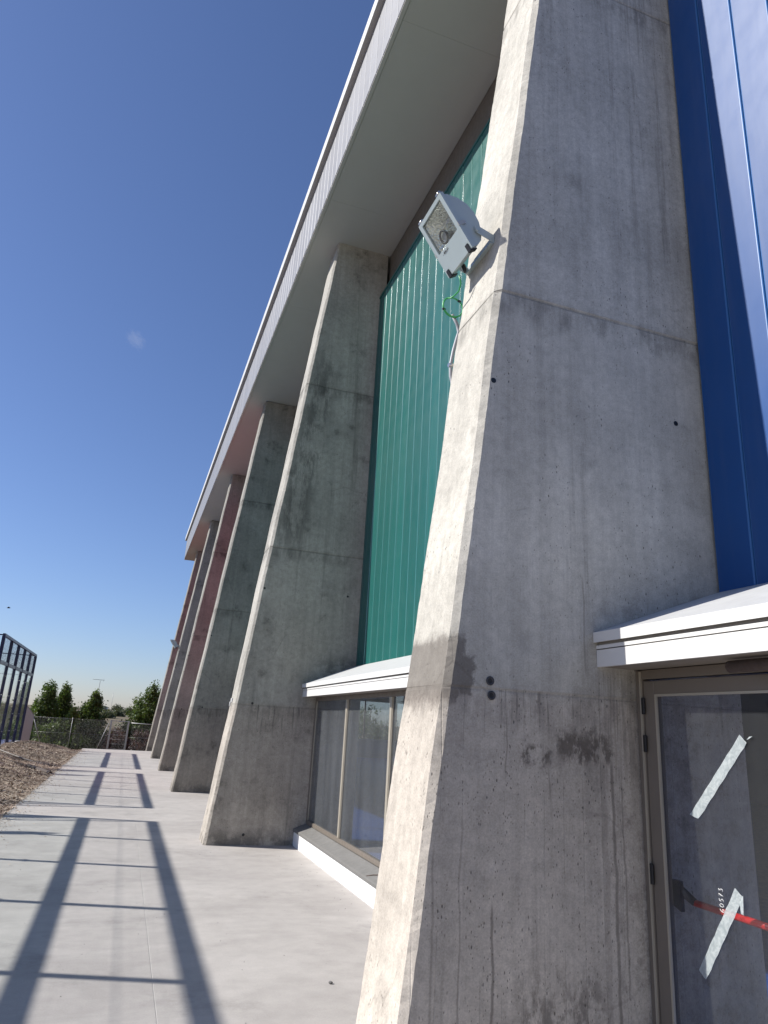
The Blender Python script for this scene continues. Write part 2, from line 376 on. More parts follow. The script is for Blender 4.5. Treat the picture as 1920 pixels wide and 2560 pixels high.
def ground_mat():
    t = NT('dry_ground'); c = t.coord(); a = t.noise(c, .02, 6, .6); b = t.noise(c, .35, 7, .7); g = t.noise(c, 6, 4)
    col = t.mix(t.sm(a, .35, .65), (.135, .11, .075), (.18, .15, .105)); col = t.mix(t.sm(b, .52, .66), col, (.075, .085, .040))
    t.set(col=t.mix(t.mul(g, .3), col, (.14, .11, .08)), rough=.95, spec=.1); return t.mat
MAT['ground'] = ground_mat()
def chip_mat():
    t = NT('wood_chips'); at = t.n('ShaderNodeVertexColor'); at.layer_name = 'chip'
    t.set(col=at.outputs[0], rough=.85, spec=.2); return t.mat
MAT['chip'] = chip_mat()
MAT['mulch'] = plain('mulch_bed', (.24, .18, .14), .95, var=.45, scale=24, bumpy=1., bscale=30)
def leaf_mat(name, col):
    t = NT(name); at = t.n('ShaderNodeVertexColor'); at.layer_name = 'leaf'
    cc = t.mix(1., at.outputs[0], col, 'MULTIPLY'); t.set(col=cc, rough=.5, spec=.35)
    tl = t.n('ShaderNodeBsdfTranslucent'); t.put(tl.inputs[0], t.mix(1., cc, (1., 1.15, .5), 'MULTIPLY'))
    mx = t.n('ShaderNodeMixShader'); mx.inputs[0].default_value = .28
    t.nt.links.new(t.bsdf.outputs[0], mx.inputs[1]); t.nt.links.new(tl.outputs[0], mx.inputs[2]); t.nt.links.new(mx.outputs[0], t.out.inputs[0])
    return t.mat
MAT['leaf'] = leaf_mat('green_leaf', (.105, .15, .042)); MAT['leaf_light'] = leaf_mat('pale_green_leaf', (.21, .28, .07)); MAT['leaf_far'] = leaf_mat('hazed_far_leaf', (.10, .11, .07)); MAT['leaf_red'] = leaf_mat('purple_leaf', (.10, .05, .055))  # far leaf tone: distance haze is put into the colour

# ------------------------------------------------------------------ ground, path
def hill_z(x, y):
    d = math.hypot(x, y)
    z = -.35
    if y > 45:
        s_ = min(1, max(0, (y-70)/230)); s_ = s_*s_*(3-2*s_)
        z += 3.0*s_ + 1.0*s_*math.sin(x*.013+1.1)*math.cos(y*.004) + .9*max(0, (y-320)/900)
    return z
ys = [-60, -30, -10, 0, 10, 20, 30, 37, 38.5, 40, 42, 45, 55, 70, 85, 100, 120, 140, 160, 180, 210, 240, 270, 300, 350, 450, 600, 900, 1400, 2200, 3500]
xs = [-3500, -1800, -900, -500, -300, -200, -140, -100, -70, -50, -35, -25, -15, -8, -3, 0, 5, 15, 30, 60, 100, 160, 260, 500, 1000, 2000, 3500]
mb = MB(); v = [(x, y, hill_z(x, y)) for y in ys for x in xs]; nx = len(xs)
mb.add(v, [(j*nx+i, j*nx+i+1, (j+1)*nx+i+1, (j+1)*nx+i) for j in range(len(ys)-1) for i in range(nx-1)], 0, True)
tag(mb.build('ground', MAT['ground']), kind='structure')

path = tag(empty('path'), kind='structure')
PX0, PJ, PX1, PY0, PY1 = -1.6, .45, 3.0, -8., 38.3
for a, b in ((PX0, PJ-.0015), (PJ+.0015, PX1)):
    MB().box((a, PY0, -.30), (b, PY1, 0)).build('slab', MAT['path'], path, bevel=.002, seg=1)
MB().box((PJ-.0014, PY0, -.2), (PJ+.0014, PY1, -.002)).build('joint_filler', MAT['kerb'], path)

tag(MB().box((-45, -60, -.30), (PX0-.006, 2.6, -.012)).box((PX0-.0059, -60, -.30), (3.0, PY0-.006, -.013)).build('bounce_yard', plain('warm_bounce_sand', (.44, .375, .30), .95, var=.15, scale=3, bumpy=.5)), kind='structure')  # unseen pale ground added behind the camera to bounce warm light
# wood chip bed rising towards the padel courts
XF = -4.2
def chip_h(x, y):
    t_ = max(0., min(1., (PX0-x)/2.4)); s_ = t_*t_*(3-2*t_)
    return -.02 + .30*s_ + .035*math.sin(x*2.1+y*.9)*min(1, t_*4) + .025*math.sin(x*4.7-y*1.7)*min(1, t_*4)
def chip_end(x): return 37.2 - .25*(PX0-x)
mb = MB(); gx = np.linspace(PX0, XF+.02, 30); NY = 150
vv = []
for j in range(NY+1):
    for x in gx:
        y = 2.6 + (chip_end(x)-2.6)*j/NY
        vv.append((x, y, chip_h(x, y)+random.uniform(-.008, .008)))
n_ = len(gx); mb.add(vv, [(j*n_+i+1, j*n_+i, (j+1)*n_+i, (j+1)*n_+i+1) for j in range(NY) for i in range(n_-1)], 0, True)
bed = tag(mb.build('wood_chip_bed', MAT['mulch']), kind='structure')
def chips(N=36000):
    y = 9 + (28.)*rng.random(N)**1.0; x = PX0 - 2.58*rng.random(N) + .03*rng.random(N)
    ok = y < 37.2-.25*(PX0-x); x, y = x[ok], y[ok]
    ex = int(1800); xe = PX0 + .16*np.abs(rng.normal(size=ex))**1.5; ye = 9+28*rng.random(ex); nb = len(x)
    x = np.concatenate([x, xe]); y = np.concatenate([y, ye]); n = len(x)
    z = np.array([chip_h(a, b) if a < PX0 else 0.0 for a, b in zip(x, y)]) + rng.random(n)*.016 + .004
    L = rng.uniform(.03, .10, n); Wd = rng.uniform(.010, .028, n)
    big_ = rng.random(n) < .06; L[big_] *= 1.9; Wd[big_] *= 1.8; L[nb:] *= .42; Wd[nb:] *= .6
    th = rng.random(n)*2*np.pi; tl = rng.normal(size=n)*.35; tl[nb:] *= .2
    d = np.stack([np.cos(th)*np.cos(tl), np.sin(th)*np.cos(tl), np.sin(tl)], 1); s_ = np.stack([-np.sin(th), np.cos(th), rng.normal(size=n)*.3], 1)
    c = np.stack([x, y, z], 1); upv = np.cross(d, s_)
    V_ = np.stack([c-d*L[:, None]/2-s_*Wd[:, None]/2, c+d*L[:, None]/2-s_*Wd[:, None]/3, c+d*L[:, None]/2+s_*Wd[:, None]/2, c-d*L[:, None]/2+s_*Wd[:, None]/3, c+upv*.006], 1).reshape(-1, 3)
    base = np.arange(n)[:, None]*5
    F = np.concatenate([base+np.array([[0, 1, 4]]), base+np.array([[1, 2, 4]]), base+np.array([[2, 3, 4]]), base+np.array([[3, 0, 4]])], 0)
    me = bpy.data.meshes.new('wood_chips'); me.vertices.add(len(V_)); me.vertices.foreach_set('co', V_.ravel())
    me.loops.add(F.size); me.loops.foreach_set('vertex_index', F.ravel().astype(np.int32)); me.polygons.add(len(F)); me.polygons.foreach_set('loop_start', np.arange(0, F.size, 3, dtype=np.int32))
    me.update(); me.validate()
    pal = np.array([(.42, .33, .26), (.29, .21, .16), (.54, .45, .36), (.17, .12, .09), (.47, .385, .31), (.34, .26, .20)])
    cc = pal[rng.integers(0, len(pal), n)]*rng.uniform(.65, 1.3, (n, 1))*(.85+.22*np.sin(x*3.1+2*np.sin(y*.9))*np.sin(y*1.7+x))[:, None]; keep_ = None
    ca = me.color_attributes.new('chip', 'FLOAT_COLOR', 'POINT'); ca.data.foreach_set('color', np.concatenate([np.repeat(cc, 5, 0), np.ones((n*5, 1))], 1).ravel())
    me.materials.append(MAT['chip'])
    return tag(mesh_obj('wood_chips', me), kind='stuff')
chips()

mb = MB()
for i in range(420):
    x = random.uniform(PX0+.1, 2.5) if i % 3 else random.uniform(2.2, 2.59); y = random.uniform(4.2, 22)**1.0
    r_ = random.uniform(.002, .006); a = random.uniform(0, 6.28)
    mb.add([(x+r_*math.cos(a+k*2.1), y+r_*math.sin(a+k*2.1)*random.uniform(.7, 1.3), .0005) for k in range(3)] + [(x, y, r_*.9)], [(0, 1, 3), (1, 2, 3), (2, 0, 3)])
tag(mb.build('grit', MAT['slate']), kind='stuff')

# ------------------------------------------------------------------ the sports hall
hall = tag(empty('sports_hall', (0, 0, 0)), 'long sports hall with leaning concrete buttresses, coloured metal cladding and a deep white eave', 'building')
FY = [3.411, 10.96, 18.37, 25.11, 32.0, 38.75]; TH = .59
WX = 3.385; TOPZ = 10.42
def ex(z): return 1.36 + .113*z
def buttress_mesh(dense, seed):
    r_ = random.Random(seed); c = .036
    zs = []; z = -.05; st = .028 if dense else .11
    while z < TOPZ+.02: zs.append(z); z += st
    for zj in (1.93, 4.39, 7.38): zs += [zj-.013, zj-.004, zj+.006, zj+.016]
    zs = sorted(set(round(q, 4) for q in zs)); v = []
    chip = 0; sm_ = [0., 0., 0., 0.]
    ph = [r_.uniform(0, 6) for _ in range(6)]
    for z in zs:
        e = ex(z); g = 0
        for zj in (1.93, 4.39, 7.38):
            if zj-.006 < z < zj+.008: g = .0018 if zj < 2 else .005
        off = .004*math.sin(z*1.7+ph[0]) + .003*math.sin(z*5.1+ph[1])
        sm_ = [.78*q + r_.gauss(0, .0010) for q in sm_]; a1, a2, b1, b2 = sm_
        chip = max(0, chip-.004) if r_.random() > .018 else r_.uniform(.003, .012)
        right = 3.50
        step = .004 if z > 4.39 else (0 if z > 1.93 else -.003)
        v += [(right, g-step, z), (e+off*.5+a1+g*.4+chip*.5, g-step, z), (e-c+off+a2*.5+g*.6, c+a2+chip+g, z), (e-c+off+g, TH*.5, z), (e-c+off+b2*.5+g, TH-c+b1-abs(b2), z), (e+off*.4+b1, TH-g, z), (right, TH-g, z)]
    n = 7; f = []
    for k in range(len(zs)-1):
        for i in range(n):
            j = (i+1) % n; f.append((k*n+j, k*n+i, (k+1)*n+i, (k+1)*n+j))
    f.append(tuple(range(n))); f.append(tuple((len(zs)-1)*n+i for i in range(n))[::-1])
    mb = MB(); mb.add(v, f); return mb
hole_ring = MB(); 
def ring_mesh():
    mb = MB(); n = 18; prof = [(.028, .0), (.030, -.0045), (.022, -.006), (.017, -.003), (.016, .0008)]
    vs = []; fs = []
    for (r_, y) in prof:
        for i in range(n):
            a = 2*math.pi*i/n; vs.append((r_*math.cos(a), y, r_*math.sin(a)))
    for k in range(len(prof)-1):
        for i in range(n):
            j = (i+1) % n; fs.append((k*n+i, k*n+j, (k+1)*n+j, (k+1)*n+i))
    mb.add(vs, fs, 0, True)
    cv = [(.0165*math.cos(2*math.pi*i/n), -.0012, .0165*math.sin(2*math.pi*i/n)) for i in range(n)]
    mb.add(cv, [tuple(range(n))], 1)
    bm_ = mb.mesh('tie_hole', [MAT['wire'], MAT['rubber']])
    b = bmesh.new(); b.from_mesh(bm_); bmesh.ops.recalc_face_normals(b, faces=b.faces); b.to_mesh(bm_); b.free(); return bm_
ring_me = ring_mesh()
plug = MB(); n = 14
plug.add([(.0145*math.cos(2*math.pi*i/n), -.0015, .0145*math.sin(2*math.pi*i/n)) for i in range(n)] + [(.020*math.cos(2*math.pi*i/n), .001, .020*math.sin(2*math.pi*i/n)) for i in range(n)], [tuple(range(n))[::-1]] + [(i, (i+1) % n, n+(i+1) % n, n+i) for i in range(n)])
plug_me = plug.mesh('tie_hole', MAT['rubber'])
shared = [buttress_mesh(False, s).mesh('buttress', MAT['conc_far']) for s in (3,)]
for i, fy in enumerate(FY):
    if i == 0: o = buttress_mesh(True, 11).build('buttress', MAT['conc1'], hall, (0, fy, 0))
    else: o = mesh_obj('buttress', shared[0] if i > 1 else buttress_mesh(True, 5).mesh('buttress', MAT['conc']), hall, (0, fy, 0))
    holes = [(1.806, 3.747), (3.162, 3.739), (3.167, 5.027), (3.152, 6.757)] if i == 0 else [(1.80, 1.955), (3.176, 5.03), (3.171, 3.73), (1.80, 3.71), (1.87, .14), (3.1, 8.2), (3.1, 9.5)][: 7 if i < 2 else 4]
    for x, z in holes: mesh_obj('tie_hole', plug_me, o, (x, 0, z))
    if i == 0:
        for x, z in ((1.801, 1.972), (1.810, 1.898)): mesh_obj('tie_hole', ring_me, o, (x, 0, z)).scale = (.8, 1, .8)

# cladding panels: one per strip in the two bays in view
PW = .29
def panel_me(z0, z1, mat, name, edge, thick=.05, w=PW):
    me = MB().box((0, .003, z0), (thick, w-.003, z1)).mesh(name, [mat, edge]); bevel_mesh(me, .012, 4, 1); return me
def cladding(y0, y1, z0, z1, mat, phase, each, x=WX, edge=None):
    ys_ = []; y = phase + math.ceil((y0-phase)/PW)*PW - PW
    if each: me = panel_me(z0, z1, mat, 'cladding_panel', edge)
    mbb = MB()
    while y < y1:
        a, b = max(y, y0), min(y+PW, y1)
        if b-a > .02:
            if each and b-a > PW-.001:
                o = mesh_obj('cladding_panel', me, hall, (x+random.uniform(-.001, .001), y, 0)); o.rotation_euler.z = random.gauss(0, .006)
            elif each:
                MB().box((x, a+.002, z0), (x+.05, b-.002, z1)).build('cladding_panel', mat, hall, bevel=.008)
            else: mbb.box((x, a+.004, z0), (x+.05, b-.004, z1))
        y += PW
    if not each: tag(mbb.build('cladding', mat, hall), kind='stuff')
CB, CT = 2.55, 9.42
cladding(-3.5, FY[0]-.004, CB, CT, MAT['blue'], 2.82, True, edge=MAT['blue_edge'])
cladding(FY[0]+TH+.004, FY[1]-.004, CB, CT, MAT['green'], 9.98, True, edge=MAT['green_edge'])
bays = [(-3.5, FY[0])] + [(FY[i]+TH, FY[i+1]) for i in range(5)]
for i, mname in ((2, 'green'), (3, 'red'), (4, 'greysheet'), (5, 'red')):
    cladding(bays[i][0]+.004, bays[i][1]-.004, CB, CT, MAT[mname], 0, False)
MB().box((WX, FY[5]+TH, 0), (WX+.05, 41.45, CT)).build('cladding', MAT['red'], hall)
for i, mname in enumerate(('blue', 'green', 'green', 'red', 'greysheet', 'red')):
    a, b = bays[i]
    MB().box((WX-.012, a+.003, CT+.001), (WX+.10, b-.003, CT+.045)).build('panel_flashing', MAT[mname], hall, bevel=.004)
    MB().box((WX+.165, a+.002, CT+.046), (WX+.20, b-.002, TOPZ-.001)).build('clerestory_band', MAT['brown'], hall)
MB().box((WX+.055, -3.5, 2.44), (WX+.16, 41.4, CT)).build('wall', MAT['inner'], hall)

# roof, soffit, eave
RX0, RY0, RY1 = 1.98, -4., 41.5
MB().box((2.052, RY0, TOPZ+.012), (WX+.6, RY1-.01, TOPZ+.04)).build('soffit', MAT['soffit'], hall)
sy = RY0
while sy < RY1-.02:
    MB().box((2.052, sy+.001, TOPZ), (WX+.16, min(sy+3.482, RY1-.012), TOPZ+.0115)).build('soffit_panel', MAT['soffit'], hall); sy += 3.483
MB().box((RX0+.012, RY0, TOPZ-.012), (2.047, RY1-.005, TOPZ+.04)).build('soffit_trim', MAT['soffit'], hall, bevel=.003)
fme = panel_me(TOPZ, 11.548, MAT['fascia'], 'fascia_panel', MAT['fascia_edge'], .05)
bevel_done = True
y = 6.732 - 9*PW; k = 0; far = MB()
while y < RY1-PW:
    if k < 75: mesh_obj('fascia_panel', fme, hall, (RX0+random.uniform(-.0012, .0012), y, 0))
    else: far.box((RX0, y+.003, TOPZ), (RX0+.05, y+PW-.003, 11.548))
    y += PW; k += 1
tag(far.build('fascia_cladding', MAT['fascia'], hall), kind='stuff')
MB().box((RX0+.052, RY0, TOPZ+.041), (2.2, RY1-.012, 11.548)).build('fascia_backing', MAT['inner'], hall)
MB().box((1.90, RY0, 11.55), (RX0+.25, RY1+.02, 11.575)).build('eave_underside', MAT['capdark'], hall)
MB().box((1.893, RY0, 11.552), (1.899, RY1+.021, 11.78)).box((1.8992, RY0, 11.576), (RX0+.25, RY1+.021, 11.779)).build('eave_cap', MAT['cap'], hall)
MB().box((RX0+.251, RY0, TOPZ+.042), (20, RY1, 11.75)).build('roof', MAT['inner'], hall)
MB().box((RX0+.055, RY1-.009, TOPZ+.0), (RX0+1.9, RY1+.015, 11.545)).build('gable_fascia', MAT['fascia'], hall)
# interior shell
MB().box((2.86, -3.9, -.2), (20, 41.3, .012)).build('sports_floor', MAT['innerfloor'], hall)
MB().box((20, -4, 0), (20.2, 41.4, TOPZ)).box((3.6, -4, 0), (20, -3.8, TOPZ)).box((3.55, 41.3, 0), (9.5, 41.45, TOPZ)).box((17.5, 41.3, 0), (20, 41.45, TOPZ)).box((9.5, 41.3, 3.2), (17.5, 41.45, TOPZ)).build('interior_wall', MAT['inner'], hall)
MB().box((9.5, 41.31, 0), (17.5, 41.44, 1.05)).build('end_parapet', MAT['whitewall'], hall)
ew = empty('window'); ew.parent = hall
for x in (9.5, 11.5, 13.5, 15.5, 17.42): MB().box((x, 41.34, 1.05), (x+.08, 41.42, 3.2)).build('mullion', MAT['alu'], ew)
for x in (9.5, 11.5, 13.5, 15.5): MB().box((x+.081, 41.37, 1.051), (x+1.92+(.079 if x < 15 else 0)-.08, 41.376, 3.199)).build('pane', MAT['padelglass'], ew)
MB().box((6.4, -3.7, 2.6), (6.5, 41, 10.4)).box((WX+.17, -3.7, 2.60), (6.4, 41.2, 2.66)).build('interior_blocker', MAT['inner'], hall)  # unseen ceiling and wall added to keep the interior dark

# canopies
def canopy(a, b, fx, near=False):
    o = empty('canopy', (0, 0, 0)); o.parent = hall
    a += .003; b -= .003
    MB().prism([(fx, 2.237), (fx, 2.290), (WX-.004, 2.625), (WX-.004, 2.600), (fx+.02, 2.262), (fx+.02, 2.237)][::-1], 1, a, b).build('roof_sheet', MAT['sheetroof'], o)
    MB().box((fx-.006, a, 2.232), (fx-.0005, b, 2.289)).build('cap_flashing', MAT['white'], o)
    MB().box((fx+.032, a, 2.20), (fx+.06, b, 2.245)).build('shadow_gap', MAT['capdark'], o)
    MB().box((fx+.012, a, 2.197), (fx+.034, b, 2.216)).build('upper_trim', MAT['white'], o)
    MB().box((fx+.014, a, 2.097), (fx+.033, b, 2.191)).build('fascia_board', MAT['white'], o)
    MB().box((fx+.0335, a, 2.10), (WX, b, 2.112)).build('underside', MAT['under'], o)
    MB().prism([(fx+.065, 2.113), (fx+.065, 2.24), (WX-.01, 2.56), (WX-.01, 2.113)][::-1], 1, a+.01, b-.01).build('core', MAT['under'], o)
    if near:
        c = MB(); c.tube([(2.62, 2.60, 2.062), (2.60, 1.2, 2.062)], .028, 14); c.build('awning_tube', MAT['plank'], o)
    return o
canopy(-3.5, FY[0], 2.462, True)
for i in range(1, 6): canopy(bays[i][0], bays[i][1], 2.545)

# windows between the buttresses
GX = 2.78
def window(a, b, mulls):
    a += .003; b -= .003
    w = empty('window'); w.parent = hall
    MB().box((GX-.01, a, 2.045), (GX+.05, b, 2.098)).box((GX-.01, a, .30), (GX+.05, b, .352)).box((GX-.01, a, .353), (GX+.05, a+.05, 2.044)).box((GX-.01, b-.05, .353), (GX+.05, b, 2.044)).build('frame', MAT['alu'], w, bevel=.004)
    edges = [a+.05] + mulls + [b-.05]
    for m_ in mulls: MB().box((GX-.012, m_-.03, .354), (GX+.048, m_+.03, 2.043)).build('mullion', MAT['alulight'], w, bevel=.004)
    for p, q in zip(edges[:-1], edges[1:]):
        pa = p + (.031 if p in mulls else .001); pb = q - (.031 if q in mulls else .001)
        MB().box((GX+.012, pa, .354), (GX+.018, pb, 2.043)).build('pane', MAT['glass'], w)
        for q0 in (pa, pb-.012): MB().box((GX-.002, q0, .354), (GX+.011, q0+.012, 2.043)).build('glazing_bead', MAT['alulight'], w)
    MB().prism([(2.585, .195), (2.585, .222), (2.600, .232), (GX-.011, .298), (GX-.011, .195)][::-1], 1, a, b).build('sill', MAT['slate'], hall)
    MB().box((2.602, a, -.02), (GX+.08, b, .1945)).build('plinth', MAT['whitewall'], hall)
    MB().box((GX+.02, a, .1955), (GX+.08, b, .2995)).build('upstand', MAT['inner'], hall)
window(bays[1][0], bays[1][1], [5.85, 7.56, 9.27])
for i in range(2, 6):
    a, b = bays[i]; window(a, b, [a+(b-a)*k/4 for k in (1, 2, 3)])

# door in the first bay
door = empty('door'); door.parent = hall
DY = FY[0]-.003
MB().box((2.735, DY-.05, 0), (2.80, DY, 2.096)).box((2.735, -1.2, 2.046), (2.80, DY-.051, 2.096)).box((2.735, -1.25, 0), (2.80, -1.201, 2.096)).build('door_frame', MAT['alu'], door, bevel=.003)
MB().box((2.724, DY-.049, 0), (2.7345, DY-.040, 2.088)).build('frame_edge', MAT['alulight'], door)
def leaf(y1, y0, hinge_at):
    st = .088
    MB().box((2.742, y1-st, .01), (2.79, y1, 2.036)).box((2.742, y0, .01), (2.79, y0+st, 2.036)).box((2.742, y0+st, 1.962), (2.79, y1-st, 2.036)).box((2.742, y0+st, .01), (2.79, y1-st, .10)).build('leaf_frame', MAT['alu'], door, bevel=.004)
    g = MB(); g.box((2.740, y1-st-.012, .10), (2.752, y1-st+.001, 1.962)).box((2.740, y0+st, 1.9505), (2.752, y1-st-.0125, 1.963)); g.build('glazing_bead', MAT['alulight'], door)
    MB().box((2.758, y0+st, .101), (2.764, y1-st, 1.961)).build('pane', MAT['doorglass'], door)
    for z0, z1 in ((1.855, 1.945), (1.655, 1.745), (1.0, 1.10), (.12, .22)):
        MB().box((2.722, hinge_at-.012, z0), (2.7345, hinge_at+.010, z1)).build('hinge', MAT['rubber'], door, bevel=.004)
    bar = MB(); bar.tube([(2.86, y1-.15, .945), (2.86, y0+.12, .945)], .0165, 14); bar.build('panic_bar', MAT['redbar'], door)
    for yy, s_ in ((y1-.11, -1), (y0+.08, 1)):
        MB().prism([(yy-.025, 1.04), (yy+.030, 1.04), (yy+.030, .92), (yy-.025, .90)], 0, 2.791, 2.815).build('bar_bracket', MAT['rubber'], door)
        b_ = MB(); b_.tube([(2.81, yy, 1.0), (2.835, yy+s_*.02, .975), (2.86, yy+s_*.05, .945)], [.024, .022, .019], 10); b_.build('bar_arm', MAT['rubber'], door)
leaf(DY-.053, 2.31, DY-.060)
leaf(2.304, 1.25, 1.26)
# handwritten figures on the glass, read from bottom to top
def digits():
    G = {'6': [[(.75, 1), (.35, .8), (.1, .4), (.2, .08), (.5, 0), (.8, .15), (.75, .42), (.45, .5), (.15, .3)]],
         '0': [[(.5, 1), (.15, .75), (.1, .3), (.4, 0), (.8, .2), (.9, .65), (.5, 1)]],
         '5': [[(.85, 1), (.3, .95), (.22, .55), (.6, .6), (.85, .35), (.6, .05), (.15, .05)]],
         '7': [[(.1, .95), (.85, 1), (.5, .45), (.35, 0)], [(.2, .5), (.75, .52)]],
         '3': [[(.15, .95), (.75, 1), (.4, .6), (.8, .45), (.75, .1), (.15, .02)]]}
    mb = MB(); 
    for k, ch in enumerate('60573'):
        for stx in G[ch]:
            pts = []
            for (u, w_) in stx:
                yy = 2.895 + (w_)*.026 ; zz = .970 + (k*.0215 + u*.0165)
                pts.append((2.7565, yy, zz))
            mb.tube(pts, .0015, 5)
    return mb
digits().build('handwritten_number', plain('white_marker', (.6, .6, .58), .8), door)

# ------------------------------------------------------------------ tape strips stuck on the door glass
def tape_mat():
    t = NT('translucent_tape'); nt = t.nt; c = t.coord()
    cr = t.noise(t.vmul(c, (1, 26, 26)), 1., 5, .7, 2.)
    t.set(col=t.mix(t.sm(cr, .35, .7), (.30, .34, .35), (.50, .54, .54)), rough=.38, spec=.5, normal=t.bump(cr, .5, .006))
    tr = t.n('ShaderNodeBsdfTransparent'); tr.inputs[0].default_value = (.85, .9, .9, 1)
    mx = t.n('ShaderNodeMixShader'); mx.inputs[0].default_value = .82
    nt.links.new(tr.outputs[0], mx.inputs[1]); nt.links.new(t.bsdf.outputs[0], mx.inputs[2]); nt.links.new(mx.outputs[0], t.out.inputs[0]); return t.mat
MAT['tape'] = tape_mat()
def tape(p0, p1, wdt, n, flare, label, flap=None):
    mb = MB(); a = Vector((0, *p0)); b = Vector((0, *p1)); d = (b-a).normalized(); s_ = Vector((0, -d.z, d.y))
    rows = []
    for i in range(n+1):
        t_ = i/n; c = a.lerp(b, t_); w_ = wdt*(1+.05*math.sin(i*1.9)); lift = .0015 + .0012*random.random()
        if i in (0, n): lift += .003
        for j, q in enumerate((-.5, -.17, .17, .5)):
            off = flare*(t_)*q
            rows.append((2.7565-lift-(.0018 if j in (1,) else 0), *(c + s_*w_*q + d*off)[1:3]))
    F = [(i*4+j, i*4+j+1, (i+1)*4+j+1, (i+1)*4+j) for i in range(n) for j in range(3)]
    mb.add(rows, F, 0, True)
    if flap: mb.add(flap, [(0, 1, 2), (0, 2, 3)])
    return tag(mb.build('tape_strip', MAT['tape']), label, 'tape', 'strips of tape on the door glass')
tape((2.690, 1.748), (3.042, 1.366), .052, 16, .03, 'upper crinkled strip of translucent tape slanting across the door glass', [(2.753, 2.655, 1.757), (2.748, 2.63, 1.760), (2.749, 2.652, 1.748), (2.753, 2.672, 1.742)])
tape((2.793, 1.078), (3.058, .675), .052, 16, 0, 'lower strip of translucent tape with a folded corner crossing the red bar', [(2.751, 2.770, 1.071), (2.738, 2.764, .992), (2.735, 2.775, .996), (2.748, 2.79, 1.037)])

